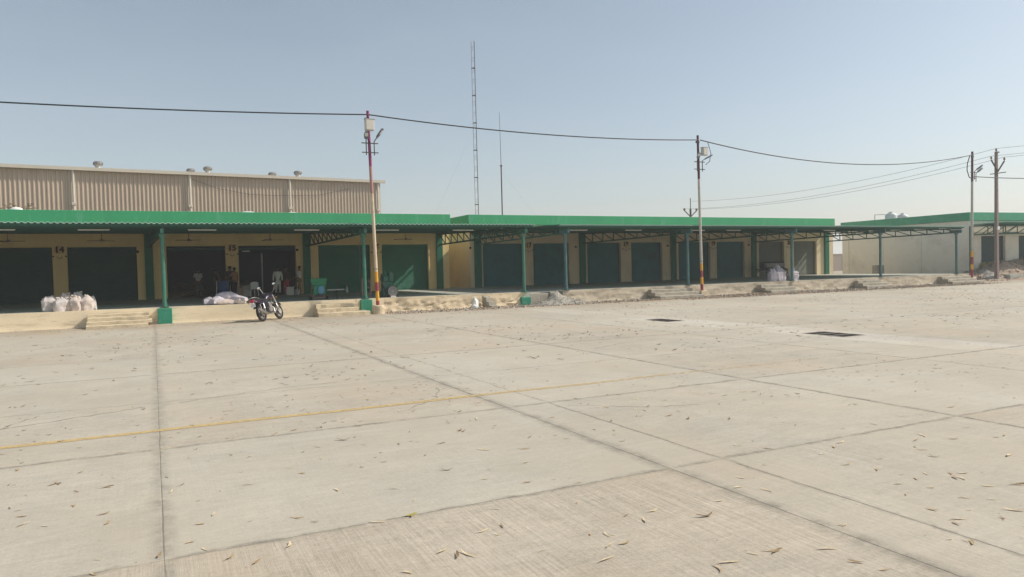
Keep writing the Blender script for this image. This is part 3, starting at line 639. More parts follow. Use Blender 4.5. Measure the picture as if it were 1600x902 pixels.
# insides of the two open shops
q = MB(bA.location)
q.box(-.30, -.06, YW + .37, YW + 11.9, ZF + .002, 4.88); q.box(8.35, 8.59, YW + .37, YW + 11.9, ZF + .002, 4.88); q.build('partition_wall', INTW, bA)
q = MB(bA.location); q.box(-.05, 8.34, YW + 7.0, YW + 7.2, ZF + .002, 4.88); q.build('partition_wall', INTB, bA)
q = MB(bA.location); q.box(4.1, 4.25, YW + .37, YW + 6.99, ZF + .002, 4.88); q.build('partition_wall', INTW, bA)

# ------------------------------------------------------------------ canopies
PILX = [-25.4, -17.0, -8.55, -.17, 8.45, 17.08, 19.86, 28.2, 36.55, 44.98, 53.6]
def zc(y): return 4.13 + (y - 32.86) * (4.44 - 4.13) / (YW - 32.86)
def canopy(label, x0, x1, cols, colm, ytru, nb, xtr=0):
    t = thing('steel_canopy', label, 'canopy', ((x0 + x1) / 2, YC, 0)); off = t.location
    # corrugated sheets side by side
    y0, y1 = 32.84, YW - .004; sw = 1.05; n = int(round((x1 - x0) / sw)); sw = (x1 - x0) / n; pitch = sw / 5
    def sheet_mesh():
        q = MB(); prof = []
        for k in range(5):
            a = k * pitch; prof += [(a, .0), (a + pitch * .30, .0), (a + pitch * .42, .035), (a + pitch * .72, .035), (a + pitch * .86, .0)]
        prof.append((sw - .002, 0)); top = []
        for y in (y0, y1):
            for dz in (0, .006):
                for x, z in prof: top.append((x, y - YC, zc(y) + z + dz))
        N = len(prof); fs = []
        for i in range(N - 1):
            fs += [(i, i + 1, 2 * N + i + 1, 2 * N + i), (N + i, 3 * N + i, 3 * N + i + 1, N + i + 1), (i, N + i, N + i + 1, i + 1), (2 * N + i, 2 * N + i + 1, 3 * N + i + 1, 3 * N + i)]
        q.add(top, fs); return q.mesh('roof_sheet', GREENSHEET)
    me = sheet_mesh()
    for i in range(n):
        o = bpy.data.objects.new('roof_sheet', me); COL.objects.link(o); o.parent = t; o.location = (x0 + i * sw - off[0], 0, random.uniform(-.004, .004))
    q = MB(); pf = []
    for k in range(5):
        a = k * pitch; pf += [(a, 0), (a + pitch * .30, 0), (a + pitch * .42, .04), (a + pitch * .72, .04), (a + pitch * .86, 0)]
    pf.append((sw - .002, 0)); N = len(pf)
    q.add([(x, y0 - YC - .004 - dy, zc(y0) + z - dz + .004) for dy in (0, .02) for dz in (0, .03) for x, z in pf], [f for i in range(N - 1) for f in ((i, i + 1, N + i + 1, N + i), (2 * N + i, 3 * N + i, 3 * N + i + 1, 2 * N + i + 1), (i, 2 * N + i, 2 * N + i + 1, i + 1), (N + i, N + i + 1, 3 * N + i + 1, 3 * N + i))])
    lip = q.mesh('sunlit_edge', LIPM)  # added front ribbon, coloured as a sunlit edge
    for i in range(n):
        o = bpy.data.objects.new('sunlit_edge', lip); COL.objects.link(o); o.parent = t; o.location = (x0 + i * sw - off[0], 0, random.uniform(-.006, .006))
    for y in (33.0, 34.9, 36.9, 38.9, 40.9, 42.9, 44.7):
        q = MB(off); q.bar((x0 + .03, y, zc(y) - .06), (x1 - .03, y, zc(y) - .06), .06, .10); q.build('purlin', DGREEN, t)
    for x in cols:
        zt = zc(YC) - .14; px_ = min(PILX, key=lambda v: abs(v - x))
        tr = lat(off, (x, YC - .35, zt + .0), (px_, YW - .15, zc(YW) - .16), (x, YC - .35, 3.74), (px_, YW - .15, 3.58), nb, DGREEN, t)
        q = MB(off)
        q.cyl((x, YC + .02, ZF + .03), (x, YC + .02, 3.55), .085, 14); q.cyl((x, YC + .02, 3.53), (x, YC + .02, 3.72), .085, 14, .17)
        c = q.build('column', colm, t, True)
        q = MB(off); q.bbox(x - .17, x + .17, YC - .13, YC + .17, ZF + .004, ZF + .03, .004)
        for a in (0, 1, 2, 3):
            dx, dy = ((.16, 0), (-.16, 0), (0, .14), (0, -.14))[a]
            q.add([(x + dx * .45, YC + .02 + dy * .45, ZF + .03), (x + dx, YC + .02 + dy, ZF + .03), (x + dx * .45, YC + .02 + dy * .45, ZF + .26), (x + dx * .45 + dy * .06, YC + .02 + dy * .45 + dx * .06, ZF + .03), (x + dx + dy * .06, YC + .02 + dy + dx * .06, ZF + .03), (x + dx * .45 + dy * .06, YC + .02 + dy * .45 + dx * .06, ZF + .26)],
                  [(0, 1, 2), (3, 5, 4), (0, 3, 4, 1), (1, 4, 5, 2), (2, 5, 3, 0)])
        q.build('base_plate', colm, c)
        q = MB(off); q.bar((x, YC - .38, 3.83), (x, YC + .5, 3.83), .14, .18); q.build('bracket', colm, c)
    return t
cA = canopy('long green steel canopy over shops 14 to 16', -32.5, 17.65, COLA, TEAL, 0, 12)
cB = canopy('green steel canopy on slender columns over the second shop row', 19.1, 53.45, COLB, TEALB, 0, 9)

# tube lights under the canopies (hang from the purlin)
for k, (a, b) in enumerate(((-6.4, -5.15), (-2.97, -1.57), (1.44, 2.85), (6.27, 7.61), (10.44, 11.72), (14.7, 16.0), (22.2, 23.35), (26.1, 27.4), (31.2, 32.4), (34.2, 35.6), (43.4, 44.7))):
    a, b = (a + b) / 2 - .62, (a + b) / 2 + .62; tl = thing('tube_light', ['first', 'second', 'third', 'fourth', 'fifth', 'sixth', 'seventh', 'eighth', 'ninth', 'tenth', 'last'][k] + ' white tube light from the left, hanging under the canopy', 'tube light', ((a + b) / 2, 36.9, zc(36.9) - .12), group='tube lights under the canopies')
    o = tl.location; z = o[2]
    q = MB(o); q.bbox(a, b, 36.88, 36.92, z - .03, z, .004); q.build('batten', TUBEW, tl)
    q = MB(o); q.cyl((a + .02, 36.9, z - .045), (b - .02, 36.9, z - .045), .014, 8); q.build('tube', TUBEW, tl)
# ceiling fans
for k, (x, lab) in enumerate(((-5.9, 'ceiling fan under the canopy before the leftmost shutter'), (-2.15, 'ceiling fan under the canopy in front of shop 14'), (1.68, 'ceiling fan before the left open shop'), (5.61, 'ceiling fan before the open shop right of number 15'), (13.07, 'ceiling fan before the shutter lit by a sun patch'))):
    tf = thing('ceiling_fan', lab, 'fan', (x, 40, 3.72), group='ceiling fans under the left canopy'); o = tf.location
    q = MB(o); q.cyl((x, 40, 3.80), (x, 40, zc(40) - .01), .014, 8); q.ball((x, 40, 4.12), (.05, .05, .06), 8, 4); q.build('rod', DSTEEL, tf)
    q = MB(o); q.lathe([(.03, .07), (.08, .045), (.09, .0), (.08, -.04), (.03, -.05)], (x, 40, 3.74), 14); q.build('motor', WOOD, tf)
    for j in range(3):
        a = j * 2.094 + k * .7; d = Vector((math.cos(a), math.sin(a), 0)); n = Vector((-d.y, d.x, 0)); c = Vector((x, 40, 3.74))
        p = [c + d * .10 - n * .04, c + d * .66 - n * .07, c + d * .66 + n * .07, c + d * .10 + n * .04]
        q = MB(o); q.add([v + Vector((0, 0, .012 * (i in (2, 3)))) for i, v in enumerate(p)] + [v + Vector((0, 0, -.022 + .012 * (i in (2, 3)))) for i, v in enumerate(p)], [(0, 1, 2, 3), (7, 6, 5, 4), (0, 4, 5, 1), (1, 5, 6, 2), (2, 6, 7, 3), (3, 7, 4, 0)]); q.build('blade', WOOD, tf)

# ------------------------------------------------------------------ warehouse behind
wx, wy = 19.6, 67.22; wa = math.atan2(67.22 - 64.59, 19.6 + 9.79)
tW = thing('warehouse', 'tall beige corrugated steel warehouse behind the left shops', 'building', (wx, wy, 0), wa)
pipes = [-.35, -8.55, -16.7, -24.95, -33.2, -41.4]; EZ = 10.47
def corr(x0, x1, y, z0, z1):
    q = MB(); n = max(1, int(round((x1 - x0) / .30))); p = (x1 - x0) / n; pr = []
    for i in range(n): a = x0 + i * p; pr += [(a, 0), (a + p * .55, 0), (a + p * .65, -.06), (a + p * .9, -.06)]
    pr.append((x1, 0)); N = len(pr)
    q.add([(x, y + d, z) for z in (z0, z1) for x, d in pr], [(i, i + 1, N + i + 1, N + i) for i in range(N - 1)]); return q
for i in range(5):
    corr(pipes[i + 1] + .08, pipes[i] - .08, 0, 0, EZ - .25).build('wall_panel', CORR, tW)
q = MB(); q.box(-42, 0, .04, .2, 0, EZ - .25); q.box(-.2, 0, .2, 30, 0, EZ - .25); q.box(-42, -41.8, .2, 30, 0, EZ - .25); q.box(-41.8, -.2, 29.8, 30, 0, EZ - .25); q.build('wall', CORR, tW)
for x in pipes:
    pp = MB(); pp.cyl((x, -.22, 0), (x, -.22, EZ - .2), .10, 10); pp.box(x - .3, x + .3, -.02, .03, 0, EZ - .26); pi = pp.build('downpipe', TRIM, tW)
    q = MB(); q.bbox(x - .16, x + .16, -.36, -.1, 7.55, 7.75, .02); q.build('pipe_clamp', TRIM, pi)
q = MB(); q.box(-42.3, .35, -.42, -.10, EZ - .25, EZ); q.build('gutter', TRIM, tW)
q = MB(); q.add([(-42.3, -.3, EZ + .02), (.35, -.3, EZ + .02), (.35, 15, EZ + 1.1), (-42.3, 15, EZ + 1.1), (.35, 30.3, EZ + .02), (-42.3, 30.3, EZ + .02), (-42.3, -.3, EZ - .06), (.35, -.3, EZ - .06), (.35, 15, EZ + 1.02), (-42.3, 15, EZ + 1.02), (.35, 30.3, EZ - .06), (-42.3, 30.3, EZ - .06)],
                 [(0, 1, 2, 3), (3, 2, 4, 5), (6, 9, 8, 7), (9, 11, 10, 8), (0, 6, 7, 1), (1, 7, 8, 2), (2, 8, 10, 4), (4, 10, 11, 5), (5, 11, 9, 3), (3, 9, 6, 0)]); q.build('roof', TRIM, tW)
q = MB(); q.add([(0, .2, EZ - .25), (0, 15, EZ + 1.0), (0, 29.8, EZ - .25), (-.2, .2, EZ - .25), (-.2, 15, EZ + 1.0), (-.2, 29.8, EZ - .25)], [(0, 1, 2), (5, 4, 3), (0, 3, 4, 1), (1, 4, 5, 2), (2, 5, 3, 0)]); q.build('gable', CORR, tW)
# spinning vents on its roof: measured on the eave line
for (u, big) in ((-23.2, 1), (-15.95, 0), (-15.1, 1), (-8.9, 0), (-7.5, 1), (-31, 1)):
    y = .9 if big else 4.5; z = EZ + (1.08 * (y / 15)) + .05
    v = MB(); v.lathe([(.22, -.15), (.20, .15), (.28, .21), (.355, .33), (.34, .45), (.24, .54), (.05, .58)] if big else [(.22, -.1), (.20, .15), (.28, .21), (.355, .33), (.34, .45), (.24, .54), (.05, .58)], (u, y, z), 20)
    vo = v.build('roof_vent', STEEL, tW, True)
    q = MB()
    for k in range(20):
        a = k * math.pi / 10; q.add([(u + r * math.cos(a + s * .06), y + r * math.sin(a + s * .06), z + h) for s in (-1, 1) for r, h in ((.29, .22), (.37, .33), (.35, .45), (.25, .54))], [(0, 4, 5, 1), (1, 5, 6, 2), (2, 6, 7, 3)])
    q.build('fins', DSTEEL, vo)
q = MB(); q.tube([(-16.5, -.12, 9.9), (-14.5, -.12, 9.2), (-12, -.12, 8.8), (-10, -.12, 8.75), (-6, -.12, 8.9), (-3, -.12, 9.6)], .014, 6); q.build('loose_cable', CABLE, tW)

# ------------------------------------------------------------------ masts
def mast(x, y, h, wd, label):
    t = thing('radio_mast', label, 'mast', (x, y, 0)); o = t.location
    L3 = [Vector((x + wd * math.cos(a) * .58, y + wd * math.sin(a) * .58, 0)) for a in (.5, 2.6, 4.7)]
    for p in L3:
        q = MB(o); q.cyl(p, p + Vector((0, 0, h)), .020, 6); q.build('leg', DSTEEL, t)
    q = MB(o); n = int(h / .6)
    for i in range(n):
        z = h * i / n; z2 = h * (i + 1) / n
        for k in range(3):
            a, b = L3[k], L3[(k + 1) % 3]; q.bar(a + Vector((0, 0, z)), b + Vector((0, 0, z2)) if i % 2 else b + Vector((0, 0, z)), .009, .009)
    q.build('lacing', DSTEEL, t)
    z = 3.0; 
    while z < h - 1:
        q = MB(o)
        for k in range(3):
            a, b = L3[k], L3[(k + 1) % 3]; e = (b - a) * .12; q.bar(a - e + Vector((0, 0, z)), b + e + Vector((0, 0, z)), .035, .08)
        q.build('joint_collar', DSTEEL, t); z += 3.05
    return t
mast(33.0, 75.0, 27.35, .40, 'very tall thin lattice mast behind the second shop row')
t = thing('radio_mast', 'slender single pole mast right of the lattice mast', 'mast', (36.1, 75, 0)); o = t.location
q = MB(o); q.cyl((36.1, 75, 0), (36.1, 75, 13.6), .075, 8); q.build('lower_pole', DSTEEL, t)
q = MB(o); q.cyl((36.1, 75, 13.6), (36.03, 75, 19.7), .035, 8, .018); q.build('upper_pole', DSTEEL, t)
q = MB(o); q.bbox(35.98, 36.22, 74.9, 75.1, 13.5, 13.66, .02); q.build('joint_collar', DSTEEL, t)

# ------------------------------------------------------------------ poles, lamps and wires
def lamp_pole(x, y, h, label, top, body, bands, r0, lean, lum, box, zb0, base='cyl'):
    t = thing('street_lamp', label, 'lamp pole', (x, y, 0), group='striped lamp poles along the platforms'); o = t.location
    P = lambda z: Vector((x + lean * z / h, y, z)); rad = lambda z: r0 * (1 - .22 * z / h)
    z0 = .25
    segs = [(z0, bands[0][0], bands[0][2])] if bands[0][0] > z0 + .01 else []
    segs += list(bands); zl = bands[-1][1]; segs += [(zl, top[0], body), (top[0], h, top[1])]
    for (a, b, m) in segs:
        q = MB(o); q.cyl(P(a), P(b), rad(a), 14, rad(b)); q.build('pole_band' if (a, b, m) in bands else 'pole', m, t, True)
    if top[1] is POLEP:
        q = MB(o); q.cyl(P(5.5), P(6.75), rad(5.5) + .002, 14, rad(6.75) + .002); q.build('pole_band', POLEF, t, True)
    q = MB(o)
    if base == 'cyl': q.lathe([(.30, -.02), (.29, .36), (.26, .39), (.1, .40)], (x, y, 0), 20)
    else: q.bbox(x - .25, x + .25, y - .22, y + .25, -.02, .36, .025)
    q.build('footing', STONE, t)
    q = MB(o); q.tube([P(zl + .12) + Vector((r0 * 1.1 * math.cos(k * .785), r0 * 1.1 * math.sin(k * .785), .02 * (k % 2))) for k in range(8)], .012, 6, True); q.build('tied_wire', CABLE, t)
    for (dx, dy, dz, az_, tilt, HL) in lum:       # bracket pipe and luminaire
        zz = dz; root_ = P(zz) + Vector((dx, -.10, 0))
        q = MB(o); tip = root_ + Vector((math.cos(az_) * math.cos(tilt), math.sin(az_) * math.cos(tilt), math.sin(tilt))) * (.12 if HL < .5 else .22)
        q.tube([root_ - Vector((0, 0, .62)), root_, tip], .025, 8); br = q.build('lamp_arm', DSTEEL, t)
        d = (tip - root_).normalized(); up = Vector((0, 0, 1)); sx = d.cross(up).normalized(); nz = sx.cross(d)
        q = MB(o); L_ = .62; prof = [(0, .05), (.06, .09), (.25, .115), (.5, .10), (.60, .05)]
        vs = []
        for (s, w_) in [(p_[0] * HL / .6, p_[1]) for p_ in prof]:
            c = tip + d * s; vs += [c - sx * w_ - nz * .025, c + sx * w_ - nz * .025, c + sx * w_ * .7 + nz * .045, c - sx * w_ * .7 + nz * .045]
        fs = [(0, 1, 2, 3), (19, 18, 17, 16)] + [(i * 4 + k, i * 4 + (k + 1) % 4, i * 4 + 4 + (k + 1) % 4, i * 4 + 4 + k) for i in range(4) for k in range(4)]
        q.add(vs, fs); lu = q.build('lamp_head', LAMPG, t)
        c = tip + d * .60 * HL; q = MB(o); q.add([c + d * a - sx * b_ - nz * zz_ for zz_ in (.026, .036) for a, b_ in ((-.2 * HL, .075), (-.2 * HL, -.075), (.26 * HL, -.07), (.26 * HL, .07))], [(0, 1, 2, 3), (7, 6, 5, 4), (0, 4, 5, 1), (1, 5, 6, 2), (2, 6, 7, 3), (3, 7, 4, 0)]); q.build('lens', GLASSL, lu)
    if lum:
        zz = lum[0][2]
        for dz in (-.08, -.50):
            q = MB(o); q.bar(P(zz + dz) + Vector((-.38, -.09, 0)), P(zz + dz) + Vector((.38, -.09, 0)), .04, .04); q.build('clamp_bar', DSTEEL, t)
    if box:
        bx, bz, bw, bh = box; c = P(bz)
        q = MB(o); q.bbox(c.x + bx - bw / 2, c.x + bx + bw / 2, y - .36, y - .12, bz - bh / 2, bz + bh / 2, .015); b_ = q.build('switch_box', BOXG, t)
        q = MB(o); q.bbox(c.x + bx - bw / 2 + .03, c.x + bx + bw / 2 - .03, y - .375, y - .361, bz - bh / 2 + .03, bz + bh / 2 - .03, .004); q.build('box_door', BOXG, b_)
        q = MB(o); q.box(c.x + bx - bw / 2 - .02, c.x + bx + bw / 2 + .04, y - .38, y - .09, bz + bh / 2, bz + bh / 2 + .02); q.build('box_lid', STEEL, b_)
    q = MB(o); q.bbox(x + lean - .16, x + lean + .05, y - .1, y + .02, h - .45, h - .33, .01); q.build('cable_clamp', DSTEEL, t)
    return t
lamp_pole(9.22, 32.55, 9.25, 'nearest lamp pole with magenta top, white box and round concrete footing', (6.75, POLEP), POLEW, [(.38, .60, POLEM), (.60, 1.04, POLEY), (1.04, 1.45, POLEM), (1.45, 1.93, POLEY)], .082, -.22,
          [(-.17, 0, 7.85, R(-100), R(48), .40), (.20, 0, 7.85, R(-35), R(52), .50)], (-.02, 8.56, .40, .50), .35)
lamp_pole(28.5, 32.75, 9.3, 'middle lamp pole with dark maroon top and square footing', (6.8, POLED), POLEG, [(.36, .74, POLEM), (.74, 1.15, POLEY), (1.15, 1.52, POLEM), (1.52, 1.93, POLEY)], .085, -.14,
          [(-.17, 0, 7.85, R(-100), R(60), .36), (.20, 0, 7.85, R(-15), R(27), .52)], (.25, 8.35, .34, .45), .35, 'box')
lamp_pole(55.6, 33.75, 9.85, 'farthest lamp pole beside the utility pole, with two slanting lamps', (7.6, POLED), POLEG, [(.36, .95, POLEM), (.95, 1.35, POLEY), (1.35, 1.9, POLEM), (1.9, 2.35, POLEY)], .10, .15,
          [(.12, 0, 8.35, R(-20), R(35), .6), (.30, 0, 8.20, R(-5), R(32), .6)], None, .35, 'box')
lamp_pole(-14.0, 32.6, 9.3, 'lamp pole outside the left side of the photo carrying the cable', (6.75, POLEP), POLEW, [(.38, .60, POLEM), (.60, 1.04, POLEY), (1.04, 1.45, POLEM), (1.45, 1.93, POLEY)], .082, -.1,
          [(-.17, 0, 7.95, R(-100), R(62), .5)], None, .35)
def wire(a, b, sag, r, label, name='overhead_cable', n=24, m=CABLE, grp=None):
    a, b = Vector(a), Vector(b); pts = []
    for i in range(n + 1):
        t = i / n; p = a.lerp(b, t); p.z -= sag * 4 * t * (1 - t); pts.append(p)
    q = MB(a); q.tube(pts, r, 6); return tag(q.build(name, m), label, 'cable', grp)
wire((-14.2, 32.5, 8.55), (8.93, 32.42, 9.05), .22, .030, 'thick black cable running left from the nearest lamp pole')
wire((9.02, 32.42, 9.05), (28.3, 32.62, 9.02), .32, .030, 'thick black cable between the nearest and middle lamp poles')
wire((28.42, 32.62, 9.02), (55.7, 33.62, 9.6), 1.05, .032, 'thick black cable between the middle and farthest lamp poles')
q = MB((28.6, 32.6, 8)); q.tube([(28.9, 32.55, 8.95), (29.1, 32.5, 8.3), (28.95, 32.45, 7.8), (28.7, 32.5, 7.6)], .018, 6); tag(q.build('hanging_cable', CABLE), 'thin cable loop hanging beside the box of the middle pole', 'cable')
q = MB((55.4, 33.6, 8)); q.tube([(55.2, 33.6, 9.5), (54.9, 33.6, 8.9), (54.85, 33.6, 8.4), (55.1, 33.6, 7.9), (55.5, 33.6, 7.75)], .035, 6); tag(q.build('hanging_cable', CABLE), 'thick cable loop hanging left of the farthest lamp pole', 'cable')
q = MB((8.8, 33, 3)); q.tube([(8.63, 33.26, .7), (8.62, 33.27, 3.0), (8.7, 33.0, 3.9)], .012, 6)
tag(q.build('hanging_cable', CABLE), 'thin cable running down the canopy column by the nearest pole', 'cable')
q = MB((27.6, 33, 3)); q.tube([(29.0, 33.3, .75), (29.05, 33.3, 1.4), (29.0, 33.3, 2.4), (29.1, 33.3, 3.8)], .014, 6)
tag(q.build('hanging_cable', CABLE), 'thin cable hanging beside the blue green column', 'cable')
def pin(q, c, s=1):
    q.lathe([(.02, 0), (.05, .04), (.09, .08), (.05, .12), (.08, .16), (.05, .2), (.03, .24)], c, 10)
def tpole(x, y, h, label, arm):
    t = thing('utility_pole', label, 'utility pole', (x, y, 0)); o = t.location
    q = MB(o); q.add([(x - .13, y - .12, 0), (x + .13, y - .12, 0), (x + .13, y + .12, 0), (x - .13, y + .12, 0), (x - .09, y - .08, h), (x + .09, y - .08, h), (x + .09, y + .08, h), (x - .09, y + .08, h)],
                     [(0, 3, 2, 1), (4, 5, 6, 7), (0, 1, 5, 4), (1, 2, 6, 5), (2, 3, 7, 6), (3, 0, 4, 7)]); q.build('post', arm, t)
    za = h - 1.55
    ends = [Vector((x - .85, y, za + .85)), Vector((x + .85, y, za + .85))]
    for e in ends:
        q = MB(o); q.bar((x, y - .12, za), e + Vector((0, -.12, 0)), .08, .08); q.build('cross_arm', DSTEEL, t)
        q = MB(o); pin(q, e + Vector((0, -.12, .04))); q.build('insulator', WOOD, t)
    q = MB(o); q.bar((x - 1.0, y - .14, za - .25), (x + 1.0, y - .14, za - .02), .06, .07); q.build('cross_arm', DSTEEL, t)
    q = MB(o); q.bar((x - .14, y - .1, h - .05), (x + .2, y - .1, h - .05), .06, .1); pin(q, (x, y, h + .02)); q.build('insulator', WOOD, t)
    return t, ends
POLEC = mat('brown_concrete_post', (0.25, 0.19, 0.17), 0.8, 0.15, 2, 30)
tp, ends = tpole(59.2, 34.0, 10.05, 'brown utility pole with forked arms and insulators at the right', POLEC)
q = MB(tp.location); q.bbox(58.95, 59.2, 33.74, 33.86, 3.95, 4.2, .03); q.build('meter_lamp', WHITEP, tp)
fx, fy = 59.3, 70.0; fp = thing('utility_pole', 'distant utility pole with insulators rising behind the second shop row', 'utility pole', (fx, fy, 0))
q = MB(fp.location); q.cyl((fx, fy, 0), (fx, fy, 8.6), .16, 8, .12); q.cyl((fx, fy, 8.6), (fx, fy, 9.9), .05, 6); q.build('post', DSTEEL, fp)
for s in (-1, 1):
    q = MB(fp.location); q.bar((fx, fy, 7.6), (fx + s * .95, fy, 8.35), .09, .09); q.build('cross_arm', DSTEEL, fp)
    q = MB(fp.location); q.ball((fx + s * .95, fy, 8.5), .16, 8, 5); q.build('insulator', WOOD, fp)
THIN = mat('grey_overhead_wire', (0.22, 0.22, 0.22), 0.6, 0.1)
for k, (a, b, lab) in enumerate((((fx - .95, fy, 8.55), ends[0] + Vector((0, -.1, .3)), 'left'), ((fx, fy, 9.5), Vector((59.2, 34, 10.3)), 'top'), ((fx + .95, fy, 8.55), ends[1] + Vector((0, -.1, .3)), 'right'))):
    wire(a, b, .9, .014, 'thin grey overhead wire from the distant pole to the %s insulator of the near pole' % lab, 'overhead_wire', m=THIN)
    wire(b, b + Vector((14, -8, 1.8)), .2, .014, 'thin grey overhead wire leaving the %s insulator towards the right edge' % lab, 'overhead_wire', m=THIN)
wire((55.7, 33.6, 7.95), (72, 33.6, 8.5), .15, .035, 'black cable leaving the farthest lamp pole towards the right')
wire((36.1, 75, 13), (52, 82, 0), .3, .004, 'faint guy wire on the right side of the masts', 'guy_wire', m=THIN)
wire((33, 75, 18), (26, 82, 0), .3, .004, 'faint guy wire on the left side of the lattice mast', 'guy_wire', m=THIN)

# ------------------------------------------------------------------ sacks
from mathutils import noise as mnoise
def sack(loc, h, wd, dp, label, grp, m=SACK, rz=0, seed=0, lying=False, tilt=0, neck=True):
    rd = random.Random(seed); t = thing('sack', label, 'sack', loc, rz, grp); sh = Vector((seed * 3.7, seed * 1.3, 0))
    n = 28; rows = 18; vs = []; ph = [rd.uniform(0, 6.3) for _ in range(6)]; slump = rd.uniform(-.10, .10)
    for j in range(rows + 1):
        v = j / rows; z = h * v
        if lying: k = math.sin(math.pi * min(max(v, .03), .97)) ** .28; fl = .35 + .65 * math.sin(math.pi * min(max(v, .04), .96)) ** .6; kx, ky = .82 + .18 * k, fl
        else:
            kx = .88 + .14 * math.sin(math.pi * min(v / .55, 1.0) * .5 + .3); ky = kx
            if v > .70: e_ = (v - .70) / .30; kx *= 1 - (.22 if not neck else .50) * e_ ** 1.2; ky *= 1 - .72 * e_ ** 1.1
        for i in range(n):
            a = 2 * math.pi * i / n; ca, sa = math.cos(a), math.sin(a); e = .70
            x = abs(ca) ** e * (1 if ca > 0 else -1); y = abs(sa) ** e * (1 if sa > 0 else -1)
            p = Vector((x * wd, y * dp, z)) + sh
            d = 1 + .26 * mnoise.noise(p * 3.2) + .15 * mnoise.noise(p * 8.5) + .04 * mnoise.noise(p * 19) + .04 * math.sin(9 * a + ph[2] + 5 * v) * (v > .5)
            top = (1 if v > .66 else 0) * (v - .66) * 3
            vs.append((x * wd / 2 * kx * d + (tilt * v * v + slump * v) * h * .7, y * dp / 2 * ky * d, z + (.16 * h * mnoise.noise(Vector((a * 1.3, seed, 0))) + .05 * h * math.sin(2 * a + ph[3])) * top))
    fs = [(j * n + i, j * n + (i + 1) % n, (j + 1) * n + (i + 1) % n, (j + 1) * n + i) for j in range(rows) for i in range(n)]
    fs.append(tuple(range(n - 1, -1, -1))); fs.append(tuple(rows * n + i for i in range(n)))
    q = MB(); q.add(vs, fs)
    def lay(q):
        if lying:
            zs = min(v[1] for v in q.v); q.v = [(v[2] - h / 2, v[0], (v[1] - zs) * (1 if v[1] > 0 else .8) - .06 * abs(v[2] / h - .5)) for v in q.v]
    lay(q); q.build('bag', m, t, True)
    if neck and not lying:      # gathered, flopping ear of the sack mouth
        c = Vector(((tilt + slump) * h * .7, 0, h)); s = rd.choice((-1, 1)); q = MB()
        for g_ in range(3):
            o_ = Vector(((g_ - 1) * wd * .10, rd.uniform(-.02, .02), -.03)); u = rd.uniform(-.6, .6)
            q.tube([c + o_, c + o_ * 1.2 + Vector((u * .05, -.01, .06)), c + o_ * 1.9 + Vector((u * .16 + s * .03, -.03, .10 + rd.uniform(-.03, .03)))], [wd * .13, wd * .075, wd * .09], 7)
        q.build('gathered_mouth', m, t)
    return t
G1 = 'white sacks on the platform before shop 14'
for i, (x, y, h, wd, m, lab, tl, nk) in enumerate((
    (-3.74, 33.85, .58, .50, SACK, 'leftmost full white sack in front of shop 14, with square top', .02, False),
    (-3.36, 33.62, .52, .46, SACK, 'second sack from the left before shop 14, leaning right', .12, True),
    (-3.22, 34.25, .66, .44, SACKP, 'taller sack standing behind in the row before shop 14, with knotted top', .05, True),
    (-3.05, 33.74, .52, .40, SACKP, 'narrow pinkish sack in the middle of the row before shop 14', .1, True),
    (-2.78, 33.62, .56, .42, SACKP, 'bright pinkish sack right of the middle before shop 14', .04, True),
    (-2.74, 34.2, .68, .42, SACK, 'grey white sack behind with a pointed tied top before shop 14', -.02, True),
    (-2.42, 33.66, .56, .46, SACKP, 'rightmost full sack before shop 14, cream coloured', -.04, True),
    (-2.22, 33.95, .55, .30, SACK, 'slim half empty grey sack at the right end before shop 14', -.2, False))):
    sack((x, y, ZF), h, wd, .36, lab, G1, m, rz=random.uniform(-.25, .25), seed=20 + i, tilt=tl, neck=nk)
G2 = 'sacks lying on the platform left of the motorcycle'
for i, (x, y, z, h, wd, dp, m, rzz, lab) in enumerate((
    (2.22, 33.95, 0, .46, .34, .34, SACKL, .1, 'short rolled lilac grey sack at the left end of the lying pile'),
    (2.65, 33.82, 0, .62, .40, .36, SACKL, .5, 'lilac grey sack lying slanted on the left of the pile'),
    (3.10, 33.75, 0, .85, .36, .24, SACKP, .05, 'cream sack lying flat along the platform edge in the pile'),
    (3.15, 34.1, .18, 1.0, .50, .36, SACKL, -.1, 'long lilac grey sack lying on top of the pile'),
    (3.72, 33.85, .05, .78, .44, .32, SACKL, -.5, 'lilac grey sack hanging down at the right of the pile'),
    (3.80, 33.70, 0, .50, .32, .26, SACKP, -.2, 'small cream sack at the right end of the lying pile'))):
    x = 2.12 + (x - 2.22) * .80; h *= .88
    sack((x, y, ZF + z), h, wd, dp, lab, G2, m, rz=rzz, seed=40 + i, lying=True, neck=False)
G3 = 'white sacks around the column on the right platform'
for i, (x, y, h, wd, m, lab, tl) in enumerate((
    (35.3, 33.95, .74, .56, SACKL, 'leftmost lilac white sack on the right platform', -.05),
    (35.8, 34.0, .76, .52, SACKL, 'second lilac white sack on the right platform', .03),
    (36.2, 34.1, .76, .54, SACKL, 'third sack, left beside the column on the right platform', 0),
    (36.45, 34.6, .98, .5, SACK, 'tall grey white sack behind the column on the right platform', 0),
    (37.15, 33.95, .74, .62, SACKL, 'rightmost slumped sack past the column on the right platform', -.18))):
    sack((x, y, ZF), h, wd, .5, lab, G3, m, rz=random.uniform(-.2, .2), seed=60 + i, tilt=tl)
